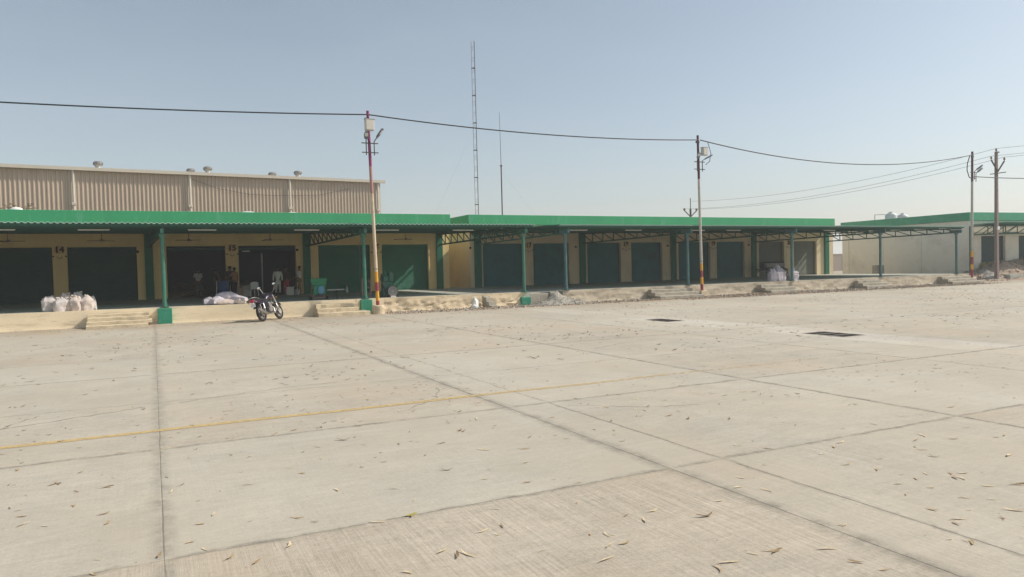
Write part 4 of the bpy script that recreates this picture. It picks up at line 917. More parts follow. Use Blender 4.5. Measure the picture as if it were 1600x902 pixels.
# dark covered cart behind them
t = thing('hand_cart', 'dark loaded hand cart before a grey shutter behind the white sacks', 'cart', (44.6, 43.2, ZF)); o = t.location
q = MB(o); q.bbox(43.6, 46.3, 42.8, 43.8, ZF + .55, ZF + .65, .02); q.build('bed', DSTEEL, t)
q = MB(o); q.bbox(43.9, 46.1, 42.9, 43.7, ZF + .66, ZF + 1.25, .12); q.build('load', BLACKP, t)
for s_ in (-.8, .8):
    q = MB(o); q.tube([(44.9 + s_ + .33 * math.cos(k * .39), 42.7, ZF + .37 + .33 * math.sin(k * .39)) for k in range(16)], .035, 6, True); w_ = q.build('wheel', RUBBER, t)
    q = MB(o)
    for k in range(8): q.bar((44.9 + s_, 42.7, ZF + .37), (44.9 + s_ + .31 * math.cos(k * .785), 42.7, ZF + .37 + .31 * math.sin(k * .785)), .015, .015)
    q.build('spokes', DSTEEL, w_)
q = MB(o); q.tube([(43.6, 43.2, ZF + .6), (42.9, 43.2, ZF + .15)], .03, 6); q.build('shaft', DSTEEL, t)

# ------------------------------------------------------------------ people
def skin_body(name, joints, edges, m, parent, root=0, sub=1):
    me = bpy.data.meshes.new(name); me.from_pydata([j[0] for j in joints], edges, []); me.materials.append(m)
    o = bpy.data.objects.new(name, me); COL.objects.link(o); o.parent = parent
    bm = bmesh.new(); bm.from_mesh(me); lay = bm.verts.layers.skin.verify(); bm.verts.ensure_lookup_table()
    for v, j in zip(bm.verts, joints):
        r = j[1]; v[lay].radius = r if isinstance(r, tuple) else (r, r); v[lay].use_root = False
    bm.verts[root][lay].use_root = True; bm.to_mesh(me); bm.free()
    s = o.modifiers.new('skin', 'SKIN'); s.use_smooth_shade = True
    if sub: o.modifiers.new('sub', 'SUBSURF').levels = sub; o.modifiers['sub'].render_levels = sub
    return o
def person(loc, rz, label, shirt, trous, arms=((.22, -.1), (.22, -.1)), elbow=(.2, .2), bend=0.0, stance=.1, h=1.66, longs=False, grp='people in front of and inside the open shops'):
    t = thing('person', label, 'person', loc, rz, grp); k = h / 1.70
    def V(x, y, z): return (x * k, y * k, z * k)
    # x right, y front, z up; upper body leans forward by bend
    def B(x, y, z):
        zz = z - .95; c, s = math.cos(bend), math.sin(bend); return V(x, y * c + zz * s, .95 + zz * c - y * s)
    J = [(B(0, 0, .95), (.125 * k, .10 * k)), (B(0, 0, 1.12), (.12 * k, .095 * k)), (B(0, 0, 1.33), (.145 * k, .10 * k)), (B(0, 0, 1.44), (.08 * k, .07 * k)), (B(0, .01, 1.51), .052 * k), (B(0, .02, 1.58), (.07 * k, .085 * k)), (B(0, .02, 1.66), (.072 * k, .09 * k)), (B(0, .01, 1.70), (.05 * k, .06 * k))]
    E = [(0, 1), (1, 2), (2, 3), (3, 4), (4, 5), (5, 6), (6, 7)]
    AJ = {}
    for s, i in ((-1, 0), (1, 1)):
        b = len(J); sw, fr = arms[i]; el_ = elbow[i]
        sh = Vector((s * .19, 0, 1.38)); d1 = Vector((s * math.sin(sw), math.sin(fr), -math.cos(sw) * math.cos(fr))).normalized(); eb = sh + d1 * .28
        d2 = Vector((-s * math.sin(el_ * .5) * .6, math.sin(el_), -math.cos(el_))).normalized()
        d2 = (d1 * .4 + d2).normalized(); wr = eb + d2 * .25
        J += [(B(*sh), .055 * k), (B(*eb), .040 * k), (B(*wr), .027 * k), (B(*(wr + d2 * .07)), (.036 * k, .018 * k))]
        E += [(2, b), (b, b + 1), (b + 1, b + 2), (b + 2, b + 3)]; AJ[s] = (sh, eb, wr)
        pal = wr + d2 * .08; side = Vector((0, 1, 0)) - d2 * d2.y; side = side.normalized() if side.length > .1 else Vector((1, 0, 0)); nrm = d2.cross(side)
        for f in range(4):
            c = len(J); o_ = side * (f - 1.5) * .020; L_ = (.062, .072, .068, .052)[f]
            J += [(B(*(pal + o_ + d2 * L_ * .55)), .0085 * k), (B(*(pal + o_ + d2 * L_ + nrm * .015 * s)), .007 * k)]; E += [(b + 3, c), (c, c + 1)]
        c = len(J); J += [(B(*(wr + d2 * .045 + side * .045)), .010 * k), (B(*(wr + d2 * .085 + side * .055)), .008 * k)]; E += [(b + 3, c), (c, c + 1)]
    for s in (-1, 1):
        b = len(J); st = stance * s
        J += [(V(s * .09, 0, .86), .085 * k), (V(s * .10, st * .6 + .02, .48), .055 * k), (V(s * .11, st, .09), .036 * k), (V(s * .12, st + .05, .035), (.04 * k, .03 * k)), (V(s * .13, st + .17, .025), (.035 * k, .02 * k))]
        E += [(0, b), (b, b + 1), (b + 1, b + 2), (b + 2, b + 3), (b + 3, b + 4)]
    body = skin_body('body', J, E, SKIN, t)
    # face and hair
    hc = Vector(B(0, .02, 1.615)); f_ = Vector((0, math.cos(bend), -math.sin(bend))); u_ = Vector((0, math.sin(bend), math.cos(bend))); r_ = Vector((1, 0, 0))
    q = MB(); q.ball(hc + f_ * .10 * k - u_ * .01, (.012, .018, .02), 6, 4)
    for s in (-1, 1): q.ball(hc + r_ * s * .078 * k, (.012, .022, .03), 6, 4)
    q.ball(hc - u_ * .055 * k + f_ * .075 * k, (.026, .014, .010), 6, 4); q.build('face_features', SKIN, t, True)
    q = MB()
    for s in (-1, 1): q.ball(hc + r_ * s * .032 * k + f_ * .083 * k + u_ * .012 * k, (.012, .007, .008), 6, 4)
    q.build('eyes', HAIR, t, True)
    q = MB(); q.ball(hc + u_ * .045 * k - f_ * .022 * k, (.092 * k, .105 * k, .085 * k), 14, 8); q.build('hair', HAIR, t, True)
    # clothes: looser skins over the same joints
    def sk(r): return r * k
    TJ = [(B(0, 0, .90), (.150 * k, .12 * k)), (B(0, 0, 1.05), (.145 * k, .115 * k)), (B(0, 0, 1.30), (.165 * k, .12 * k)), (B(0, 0, 1.42), (.11 * k, .085 * k))]
    TE = [(0, 1), (1, 2), (2, 3)]
    if longs: TJ.append((V(0, 0, .62), (.19 * k, .15 * k))); TE.append((4, 0))
    for s in (-1, 1):
        sh, eb, wr = AJ[s]; b = len(TJ); TJ += [(B(*sh), .072 * k), (B(*(sh.lerp(eb, .8))), .062 * k)]; TE += [(2, b), (b, b + 1)]
        if longs: TJ.append((B(*wr), .045 * k)); TE.append((b + 1, b + 2))
    skin_body('shirt', TJ, TE, shirt, t)
    LJ = [(V(0, 0, .93), (.145 * k, .115 * k))]; LE = []
    for s in (-1, 1):
        st = stance * s; b = len(LJ); LJ += [(V(s * .09, 0, .80), .105 * k), (V(s * .10, st * .6 + .02, .48), .080 * k), (V(s * .11, st, .12), .062 * k)]; LE += [(0, b), (b, b + 1), (b + 1, b + 2)]
    skin_body('trousers', LJ, LE, trous, t)
    return t
c_or = cloth('rust_brown_shirt', (0.38, 0.20, 0.09)); c_dk = cloth('dark_trousers', (0.03, 0.03, 0.035)); c_gy = cloth('grey_shirt', (0.45, 0.45, 0.43)); c_wh = cloth('off_white_kurta', (0.78, 0.78, 0.68))
c_rd = cloth('red_cloth', (0.55, 0.06, 0.08)); c_br = cloth('dark_brown_shirt', (0.08, 0.04, 0.03)); c_ws = cloth('white_shirt', (0.8, 0.76, 0.68)); c_kh = cloth('khaki_trousers', (0.25, 0.20, 0.12)); c_gt = cloth('grey_trousers', (0.13, 0.13, 0.13))
person((4.22, 44.6, ZF), R(35), 'man in a rust brown shirt standing below number 15, hand on hip', c_or, c_dk, arms=((.75, -.1), (.15, .1)), elbow=(1.3, .2), stance=.06)
person((2.30, 45.3, ZF), R(200), 'man in a pale grey shirt with his back turned in the left open shop', c_gy, c_gt, bend=.15)
person((3.45, 44.9, ZF), R(120), 'man in dark clothes bending beside the left open shop', c_br, c_dk, bend=.45, arms=((.2, .5), (.2, .5)))
person((6.62, 44.7, ZF), R(170), 'man in an off white kurta standing before the open shop right of number 15', c_wh, c_wh, longs=True)
person((7.15, 45.0, ZF), R(150), 'person with dark brown top and red lower garment beside the off white kurta', c_br, c_rd, stance=.04)
person((7.92, 44.85, ZF), R(60), 'man in white shirt and khaki trousers against the pier of the open shop', c_ws, c_kh, arms=((.2, .6), (.25, .5)), elbow=(1.0, .9))
person((4.02, 45.1, ZF), R(0), 'person with only a dark head showing behind the man in rust brown', c_br, c_dk, stance=.03, h=1.75)

# furniture and goods before the open shops
def plastic_chair(x, y, rz, label, m):
    t = thing('plastic_chair', label, 'chair', (x, y, ZF), rz)
    q = MB(); q.bbox(-.24, .24, -.22, .24, .40, .44, .015); q.build('seat', m, t)
    q = MB(); n = 8; vs = []
    for j in range(2):
        for i in range(n + 1):
            a = math.pi * i / n; vs += [(-.25 * math.cos(a), .22 + .06 * math.sin(a), .44 + j * .40 * (.75 + .25 * math.sin(a))), (-.25 * math.cos(a), .245 + .06 * math.sin(a), .44 + j * .40 * (.75 + .25 * math.sin(a)))]
    N = 2 * (n + 1); fs = []
    for i in range(n): fs += [(2 * i, 2 * i + 2, N + 2 * i + 2, N + 2 * i), (2 * i + 1, N + 2 * i + 1, N + 2 * i + 3, 2 * i + 3), (N + 2 * i, N + 2 * i + 2, N + 2 * i + 3, N + 2 * i + 1), (2 * i, 2 * i + 1, 2 * i + 3, 2 * i + 2)]
    fs += [(0, N, N + 1, 1), (2 * n, 2 * n + 1, N + 2 * n + 1, N + 2 * n)]
    q.add(vs, fs); q.build('backrest', m, t)
    for sx in (-1, 1):
        for sy in (-1, 1):
            q = MB(); q.bar((sx * .25, sy * .24, 0), (sx * .21, sy * .2, .40), .05, .04); q.build('leg', m, t)
        q = MB(); q.tube([(sx * .25, .24, .66), (sx * .27, 0, .66), (sx * .26, -.2, .62), (sx * .24, -.22, .43)], .022, 6); q.build('armrest', m, t)
    return t
plastic_chair(5.12, 44.1, R(200), 'white plastic chair standing left of the motorcycle before shop 15', WHITEP)
def crate(x, y, w_, d_, h_, label, m, cat='carton', name='carton', z=ZF, rz=0):
    t = thing(name, label, cat, (x, y, z), rz)
    q = MB(); q.bbox(-w_ / 2, w_ / 2, -d_ / 2, d_ / 2, .001, h_, .012); q.build('box', m, t)
    for s in (-1, 1):
        q = MB(); q.add([(s * w_ / 2, -d_ / 2, h_ - .01), (s * w_ / 2, d_ / 2, h_ - .01), (s * (w_ / 2 + .1), d_ / 2, h_ + .05), (s * (w_ / 2 + .1), -d_ / 2, h_ + .05), (s * w_ / 2, -d_ / 2, h_ - .018), (s * w_ / 2, d_ / 2, h_ - .018), (s * (w_ / 2 + .1), d_ / 2, h_ + .042), (s * (w_ / 2 + .1), -d_ / 2, h_ + .042)], [(0, 1, 2, 3), (7, 6, 5, 4), (0, 4, 5, 1), (1, 5, 6, 2), (2, 6, 7, 3), (3, 7, 4, 0)]); q.build('flap', m, t)
    return t
crate(4.78, 44.4, .42, .4, .62, 'tall pale carton between the man in rust brown and the plastic chair', BOXG)
crate(4.42, 43.9, .35, .3, .55, 'brown carton on the platform below number 15', CARD)
crate(7.12, 43.6, .42, .35, .48, 'grey white box before the people at the open shop', BOXG)
t = thing('plastic_drum', 'dark blue drum left of the man in rust brown with a pale hoop beside it', 'drum', (3.55, 44.0, ZF))
q = MB(); q.lathe([(.26, .001), (.30, .12), (.30, .45), (.32, .48), (.30, .52), (.30, .85), (.27, .95), (.1, .96)], (0, 0, 0), 18); q.build('body', BLUED, t, True)
q = MB(); q.tube([(-.36 + .02 * math.cos(k * .3), -.1 + .16 * math.cos(k * .3927), .52 + .42 * math.sin(k * .3927)) for k in range(16)], .018, 6, True); q.build('hoop', WHITEP, t)
t = thing('bucket', 'small grey bucket on the platform right of the grey white box', 'bucket', (7.55, 43.7, ZF))
q = MB(); q.lathe([(.12, .001), (.16, .30), (.175, .31), (.165, .325), (.13, .30), (.10, .03)], (0, 0, 0), 16); q.build('pail', STEEL, t)
q = MB(); q.tube([(.16 * math.cos(a), 0, .3 + .14 * math.sin(a)) for a in [k * math.pi / 8 for k in range(9)]], .006, 5); q.build('handle', DSTEEL, t)
for i, (x, y, z) in enumerate(((1.2, 49, 0), (1.9, 49.2, 0), (2.7, 49, 0), (1.5, 49.1, .42), (2.3, 49.1, .42), (5.2, 50, 0), (5.9, 50.1, 0), (5.5, 50, .42))):
    sack((x, y, ZF + z), .85, .55, .42, ['leftmost bottom jute sack inside the left open shop', 'middle bottom jute sack inside the left open shop', 'rightmost bottom jute sack inside the left open shop', 'upper left jute sack of the stack inside the left open shop', 'upper right jute sack of the stack inside the left open shop', 'left bottom jute sack inside the open shop right of number 15', 'right bottom jute sack inside the open shop right of number 15', 'top jute sack inside the open shop right of number 15'][i], 'jute sacks inside the open shops', BROWNS, seed=80 + i, lying=True, neck=False)
q = MB((1.4, 44.9, ZF)); q.tube([(.9, 44.6, ZF + .05), (2.6, 45.1, ZF + .55)], .03, 6); tag(q.build('wooden_pole', WOOD), 'thin wooden pole slanting across the left open doorway', 'pole')
q = MB((5.95, 46.2, ZF)); q.cyl((5.95, 46.2, ZF), (5.95, 46.2, 3.2), .04, 8); q.cyl((5.95, 46.2, 2.6), (5.95, 46.2, 3.0), .05, 8); tag(q.build('steel_prop', STEEL), 'upright steel prop inside the open shop right of number 15', 'pole')
q = MB((4.95, 45.6, 3.45)); q.bbox(4.78, 5.2, 45.55, 45.6, 3.28, 3.48, .01); tag(q.build('notice_board', WHITEP), 'small white notice board in the top corner of the shop opening', 'sign')
q = MB((1.0, 45.6, 3.45)); q.bbox(.85, 1.25, 45.55, 45.6, 3.34, 3.42, .01); tag(q.build('notice_board', WHITEP), 'small white strip at the top of the left shop opening', 'sign')

# green grain machine
t = thing('grain_machine', 'small green hopper machine with a blue cloth on the platform', 'machine', (6.95, 34.9, ZF)); o = (0, 0, 0); t.scale = (.92, .92, .82)
q = MB(); q.add([(-.28, -.2, .85), (.42, -.2, .85), (.42, .25, .85), (-.28, .25, .85), (-.38, -.3, 1.22), (.46, -.3, 1.22), (.46, .3, 1.22), (-.38, .3, 1.22)], [(0, 3, 2, 1), (0, 1, 5, 4), (1, 2, 6, 5), (2, 3, 7, 6), (3, 0, 4, 7), (4, 5, 6, 7)]); q.build('hopper', GREENM, t)
q = MB(); q.bbox(-.22, .40, -.18, .2, .30, .848, .03); q.build('body', GREENM, t)
q = MB(); q.ball((.16, -.22, .56), (.17, .05, .26), 12, 8); q.build('cloth', BLUEM, t, True)
q = MB(); q.lathe([(.02, -.05), (.16, -.05), (.17, 0), (.16, .05), (.02, .05)], (-.30, -.1, .72), 16, 'X'); q.build('pulley', DSTEEL, t)
q = MB(); q.lathe([(.02, -.04), (.10, -.04), (.11, 0), (.10, .04), (.02, .04)], (-.30, -.05, 1.0), 12, 'X'); q.build('pulley', DSTEEL, t)
for sx in (-.33, .48):
    for sy in (-.18, .2):
        q = MB(); q.lathe([(.03, -.03), (.09, -.03), (.10, 0), (.09, .03), (.03, .03)], (sx, sy, .10), 14, 'X'); q.build('wheel', RUBBER, t)
q = MB()
for sx in (-.24, .38):
    for sy in (-.18, .2): q.bar((sx, sy, .10), (sx * .8, sy, .32), .04, .04)
q.bar((-.3, -.18, .12), (.44, -.18, .12), .04, .04); q.bar((-.3, .2, .12), (.44, .2, .12), .04, .04); q.build('frame', PINKP, t)
for k in range(3):
    q = MB(); q.tube([(-.25 + k * .22, -.1, 1.22), (-.22 + k * .22, -.12, 1.30), (-.16 + k * .2, -.12, 1.24)], .014, 5); q.build('handle', GREENM, t)
# platform weighing scale
t = thing('weighing_scale', 'low grey weighing scale on a stand left of the green column', 'scale', (7.95, 35.5, ZF))
q = MB(); q.bbox(-.45, .40, -.2, .22, .40, .46, .01); q.build('tray', STEEL, t)
q = MB()
for a, b in (((-.1, -.1, .001), (.05, 0, .4)), ((.3, -.12, .001), (.1, 0, .4)), ((.1, .15, .001), (.08, .05, .4))): q.bar(a, b, .04, .04)
q.build('stand', DSTEEL, t)
q = MB(); q.bar((.12, .15, .46), (.12, .15, 1.0), .035, .035); q.bar((-.3, 0, .46), (-.25, 0, .58), .03, .03); q.build('post', DSTEEL, t)
q = MB((7.1, 44.2, ZF)); q.lathe([(.07, .001), (.08, .1), (.07, .3), (.03, .38), (.03, .46)], (8.45 + 2.1, 44.0, ZF), 12)
tag(q.build('bottle', GLASSL), 'pale water jar on the platform floor before the green shutter', 'bottle')
# blower machine right of the lamp pole
t = thing('blower_machine', 'dark green machine with large round fan guard right of the striped pole', 'machine', (10.25, 34.0, ZF))
q = MB(); q.tube([(-.05 + .25 * math.cos(k * .3927), -.08, .30 + .25 * math.sin(k * .3927)) for k in range(16)], .022, 8, True); fg = q.build('fan_guard', DSTEEL, t)
fg.location = (.15, 0, 0)
q = MB()
for r in (.06, .12, .18, .22): q.tube([(.10 + r * math.cos(k * .3927), -.10, .30 + r * math.sin(k * .3927)) for k in range(16)], .010, 5, True)
for k in range(12): q.bar((.10, -.1, .30), (.10 + .24 * math.cos(k * .5236), -.1, .30 + .24 * math.sin(k * .5236)), .008, .008)
q.build('grille', STEEL, t)
q = MB(); q.lathe([(.05, 0), (.23, 0), (.24, .18), (.05, .2)], (.10, -.04, .30), 20, 'Y'); q.build('housing', LAMPG, t)
q = MB(); q.tube([(-.42 + .0, -.05, 1.15), (-.46, -.05, .9), (-.36, -.05, .55), (-.18, -.05, .25), (-.05, -.05, .05)], .035, 8); q.build('belt', RUBBER, t)
q = MB(); q.bbox(-.32, .12, .12, .45, .10, .75, .02); q.bbox(-.30, -.02, .1, .4, .76, 1.05, .04); q.bbox(.0, .22, .1, .4, .76, 1.22, .03); q.bar((-.1, .2, .7), (-.2, .2, 1.3), .06, .06); q.build('engine', DGREEN, t)
q = MB(); q.bbox(-.02, .24, -.14, .1, .001, .07, .01); q.build('foot', BOXG, t)
for s in (-1, 1):
    q = MB(); q.bbox(-.36, .2, .12 + .3 * (s > 0), .18 + .3 * (s > 0), .001, .10, .01); q.build('skid', DSTEEL, t)
# small hand wheel and pinkish post behind lamp pole
t = thing('iron_stand', 'dusty red iron stand between the green column and the striped pole', 'stand', (9.25, 34.6, ZF))
q = MB()
for x in (-.2, .2):
    q.bar((x, 0, 0.001), (x, 0, .95), .05, .05)
for z in (.2, .5, .8): q.bar((-.2, 0, z), (.2, 0, z), .04, .04)
q.build('frame', PINKP, t)

# ------------------------------------------------------------------ motorcycle (x forward, y left)
mt = thing('motorcycle', 'dark motorcycle with red tail lamp leaning on its stand before the platform', 'motorcycle', (4.02, 31.28, 0))
fwd = Vector((.59, .81, 0)).normalized(); mt.scale = (1.12, 1.12, 1.12); mt.rotation_euler = (R(-15), 0, math.atan2(fwd.y, fwd.x))
mt.rotation_mode = 'XYZ'
def wheel(x, r, name, steer=0, parent=mt, w_=.048):
    q = MB(); q.tube([(x + (r - w_) * math.cos(k * math.pi / 16), 0, r + (r - w_) * math.sin(k * math.pi / 16)) for k in range(32)], w_, 10, True)
    wo = q.build(name, RUBBER, parent, True)
    q = MB(); q.tube([(x + (r - .115) * math.cos(k * math.pi / 16), 0, r + (r - .115) * math.sin(k * math.pi / 16)) for k in range(32)], .022, 6, True)
    q.lathe([(.02, -.07), (.05, -.06), (.055, 0), (.05, .06), (.02, .07)], (x, 0, r), 14, 'Y')
    for k in range(5):
        a = k * 2 * math.pi / 5 + .3; q.bar((x, 0, r), (x + (r - .11) * math.cos(a), 0, r + (r - .11) * math.sin(a)), .03, .05, (0, 1, 0))
    q.build('rim', ALLOY, wo)
    q = MB(); q.lathe([(.03, -.085), (.10, -.085), (.11, -.075), (.03, -.072)], (x, 0, r), 18, 'Y'); q.build('brake_disc', STEEL, wo)
    return wo
wheel(0, .31, 'wheel'); wf = wheel(1.28, .31, 'wheel')
def M(name, q, m, parent=mt, smooth=False): return q.build(name, m, parent, smooth)
q = MB(); q.tube([(.98, 0, .95), (.90, 0, .70), (.72, 0, .48), (.60, 0, .40)], .025, 8); q.tube([(.98, 0, .90), (.55, 0, .78), (.2, 0, .72), (-.25, 0, .78)], .022, 8); q.tube([(.35, 0, .74), (.38, 0, .40), (.30, 0, .34)], .022, 8)
for s in (-1, 1): q.tube([(.30, s * .09, .36), (0, s * .10, .31)], .020, 8); q.tube([(.05, s * .1, .42), (.18, s * .1, .70)], [.035, .030], 8)
M('frame', q, BLACKP)
tk = MB(); prof = [(.42, .10, .80, .06), (.50, .13, .86, .10), (.65, .15, .90, .13), (.80, .16, .90, .13), (.92, .13, .89, .11), (1.0, .07, .86, .07)]
vs = []; n = 12
for (x, wy_, z, hz) in prof:
    for k in range(n): a = 2 * math.pi * k / n; vs.append((x, wy_ * math.cos(a), z + hz * math.sin(a)))
tk.add(vs, [(i * n + k, i * n + (k + 1) % n, (i + 1) * n + (k + 1) % n, (i + 1) * n + k) for i in range(len(prof) - 1) for k in range(n)] + [tuple(range(n)), tuple((len(prof) - 1) * n + k for k in range(n))])
M('fuel_tank', tk, PURPLEP, smooth=True)
q = MB(); q.lathe([(.03, 0), (.04, .02), (.02, .03)], (.78, 0, 1.02), 12); M('fuel_cap', q, CHROME)
q = MB(); prof = [(-.28, .09, .875), (-.15, .12, .86), (.1, .13, .82), (.3, .12, .79), (.46, .09, .82)]; vs = []
for (x, wy_, z) in prof: vs += [(x, -wy_, z - .05), (x, wy_, z - .05), (x, wy_ * .85, z + .03), (x, -wy_ * .85, z + .03)]
q.add(vs, [(0, 1, 2, 3), (19, 18, 17, 16)] + [(i * 4 + k, i * 4 + (k + 1) % 4, i * 4 + 4 + (k + 1) % 4, i * 4 + 4 + k) for i in range(4) for k in range(4)]); M('seat', q, SEATM, smooth=True)
q = MB(); prof = [(-.42, .05, .80, .05), (-.30, .085, .78, .06), (0, .11, .73, .07), (.25, .11, .70, .08), (.38, .09, .68, .07)]; vs = []
for (x, wy_, z, hz) in prof: vs += [(x, -wy_, z - hz), (x, wy_, z - hz), (x, wy_, z + hz), (x, -wy_, z + hz)]
q.add(vs, [(0, 1, 2, 3), (19, 18, 17, 16)] + [(i * 4 + k, i * 4 + (k + 1) % 4, i * 4 + 4 + (k + 1) % 4, i * 4 + 4 + k) for i in range(4) for k in range(4)]); M('tail_cowl', q, PURPLEP)
q = MB(); q.tube([(-.15, -.14, .86), (-.38, -.13, .90), (-.48, -.06, .90), (-.48, .06, .90), (-.38, .13, .90), (-.15, .14, .86)], .016, 8); M('grab_rail', q, CHROME)
q = MB(); q.bbox(-.47, -.42, -.085, .085, .74, .84, .015); M('tail_lamp', q, REDL)
for s in (-1, 1):
    q = MB(); q.ball((-.40, s * .15, .74), (.03, .02, .02), 8, 5); M('turn_signal', q, AMBER)
    q = MB(); q.ball((1.12, s * .16, .84), (.03, .02, .02), 8, 5); M('turn_signal', q, AMBER)
q = MB(); vs = []; n = 10
for k in range(n + 1):
    a = R(150 - k * 13); r = .375; vs += [(r * math.cos(a), -.075, .31 + r * math.sin(a)), (r * math.cos(a), .075, .31 + r * math.sin(a)), ((r + .012) * math.cos(a), -.075, .31 + (r + .012) * math.sin(a)), ((r + .012) * math.cos(a), .075, .31 + (r + .012) * math.sin(a))]
q.add(vs, [f for i in range(n) for f in ((4 * i, 4 * i + 1, 4 * i + 5, 4 * i + 4), (4 * i + 2, 4 * i + 6, 4 * i + 7, 4 * i + 3), (4 * i, 4 * i + 4, 4 * i + 6, 4 * i + 2), (4 * i + 1, 4 * i + 3, 4 * i + 7, 4 * i + 5))]); M('rear_mudguard', q, BLACKP)
q = MB(); q.add([(-.44, -.09, .56), (-.44, .09, .56), (-.40, .09, .70), (-.40, -.09, .70), (-.45, -.09, .56), (-.45, .09, .56), (-.41, .09, .70), (-.41, -.09, .70)], [(0, 1, 2, 3), (7, 6, 5, 4), (0, 4, 5, 1), (1, 5, 6, 2), (2, 6, 7, 3), (3, 7, 4, 0)]); q.bar((-.42, 0, .7), (-.3, 0, .76), .06, .03); M('number_plate', q, WHITEP)
q = MB(); vs = []
for k in range(n + 1):
    a = R(140 - k * 10); r = .36; vs += [(1.28 + r * math.cos(a), -.06, .31 + r * math.sin(a)), (1.28 + r * math.cos(a), .06, .31 + r * math.sin(a)), (1.28 + (r + .012) * math.cos(a), -.05, .31 + (r + .012) * math.sin(a)), (1.28 + (r + .012) * math.cos(a), .05, .31 + (r + .012) * math.sin(a))]
q.add(vs, [f for i in range(n) for f in ((4 * i, 4 * i + 1, 4 * i + 5, 4 * i + 4), (4 * i + 2, 4 * i + 6, 4 * i + 7, 4 * i + 3), (4 * i, 4 * i + 4, 4 * i + 6, 4 * i + 2), (4 * i + 1, 4 * i + 3, 4 * i + 7, 4 * i + 5))]); M('front_mudguard', q, PURPLEP)
for s in (-1, 1):
    q = MB(); q.tube([(1.28, s * .085, .31), (1.14, s * .085, .62), (1.00, s * .085, .98)], [.03, .028, .02], 8); M('fork_leg', q, CHROME)
q = MB(); q.lathe([(.03, -.12), (.09, -.08), (.105, .0), (.10, .03), (.03, .05)], (1.14, 0, .88), 16, 'X'); hl = M('headlight', q, PURPLEP, smooth=True)
q = MB(); q.lathe([(.03, .0), (.09, .0), (.06, .03)], (1.18, 0, .88), 16, 'X'); q.build('lens', GLASSL, hl)
q = MB(); q.tube([(.86, -.36, 1.06), (.94, -.22, 1.10), (1.0, -.08, 1.03), (1.0, .08, 1.03), (.94, .22, 1.10), (.86, .36, 1.06)], .014, 8); hb = M('handlebar', q, CHROME)
for s in (-1, 1):
    q = MB(); q.cyl((.86, s * .36, 1.06), (.91, s * .25, 1.088), .02, 8); q.build('grip', RUBBER, hb)
    q = MB(); q.tube([(.93, s * .23, 1.10), (.96, s * .28, 1.22), (.92, s * .30, 1.30)], .009, 6); mi = M('mirror', q, CHROME)
    q = MB(); q.ball((.91, s * .32, 1.34), (.022, .075, .050), 12, 6); q.build('mirror_back', BLACKP, mi, True)
    q = MB(); q.ball((.893, s * .32, 1.34), (.008, .065, .042), 12, 6); q.build('mirror_glass', MIRR, mi, True)
q = MB(); q.bbox(.42, .78, -.12, .12, .26, .48, .04); q.lathe([(.10, -.17), (.12, -.13), (.12, .13), (.10, .17)], (.50, 0, .37), 16, 'Y'); en = M('engine', q, ALLOY)
q = MB()
for k in range(6): z = .50 + k * .03; q.bbox(.56, .74, -.10, .10, z, z + .016, .004)
q.bbox(.60, .70, -.07, .07, .48, .70, .01); q.build('cylinder_fins', STEEL, en)
q = MB(); q.tube([(.75, -.04, .56), (.86, -.08, .45), (.78, -.13, .26), (.4, -.15, .24), (.1, -.17, .27)], .022, 8); q.tube([(.15, -.17, .27), (.05, -.18, .29), (-.30, -.19, .40), (-.38, -.19, .43)], [.03, .05, .05, .035], 12); M('exhaust', q, CHROME, smooth=True)
q = MB(); q.tube([(.82, -.04, .62), (.80, -.26, .58), (.78, -.28, .42), (.74, -.22, .30), (.74, -.02, .28)], .013, 8); q.tube([(.82, .04, .62), (.80, .26, .58), (.78, .28, .42), (.74, .22, .30), (.74, .02, .28)], .013, 8); M('crash_guard', q, CHROME)
q = MB(); q.tube([(.05, -.16, .66), (.0, -.20, .45), (.02, -.19, .33)], .012, 6); q.tube([(.05, -.16, .66), (-.25, -.18, .62), (-.22, -.19, .40)], .012, 6); M('sari_guard', q, CHROME)
q = MB(); q.tube([(.38, .12, .28), (.34, .30, .02)], .014, 6); q.bar((.32, .30, .015), (.40, .32, .015), .05, .015); M('side_stand', q, DSTEEL)
for s in (-1, 1):
    q = MB(); q.cyl((.46, s * .14, .30), (.46, s * .27, .31), .016, 8); M('foot_peg', q, RUBBER)
    q = MB(); q.add([(.12, s * .12, .52), (.40, s * .12, .50), (.42, s * .11, .68), (.15, s * .11, .68), (.12, s * .14, .52), (.40, s * .14, .50), (.42, s * .125, .68), (.15, s * .125, .68)], [(0, 1, 2, 3), (7, 6, 5, 4), (0, 4, 5, 1), (1, 5, 6, 2), (2, 6, 7, 3), (3, 7, 4, 0)]); M('side_panel', q, PURPLEP)
q = MB(); q.tube([(0, .09, .36), (.45, .11, .42)], .016, 6); q.tube([(0, .09, .26), (.45, .11, .30)], .016, 6); M('chain_cover', q, BLACKP)

# ------------------------------------------------------------------ things on roofs and at the far right
for (x, y, k, lab) in ((63.3, 46.0, 1.0, 'white round water tank on the right building, nearer the front'), (66.7, 47.2, .95, 'white round water tank behind, farther right on the right building')):
    t = thing('water_tank', lab, 'water tank', (x, y, 5.08), group='water tanks on the right building')
    q = MB(); q.lathe([(.52 * k, .0), (.54 * k, .25), (.52 * k, .27), (.54 * k, .5), (.52 * k, .52), (.54 * k, .82), (.46 * k, .95), (.22 * k, 1.05), (.2 * k, 1.08), (.18 * k, 1.16), (.03, 1.2)], (0, 0, .12), 24); q.build('drum', TANKM, t, True)
    q = MB(); q.bbox(-.6, .6, -.6, .6, .001, .12, .01); q.build('stand', RAWC, t)
    q = MB(); q.tube([(-1.9 * k, .3, .0), (-1.9 * k, .3, 1.0), (-.5, .3, 1.05)], .03, 6); q.build('pipe', DSTEEL, t)
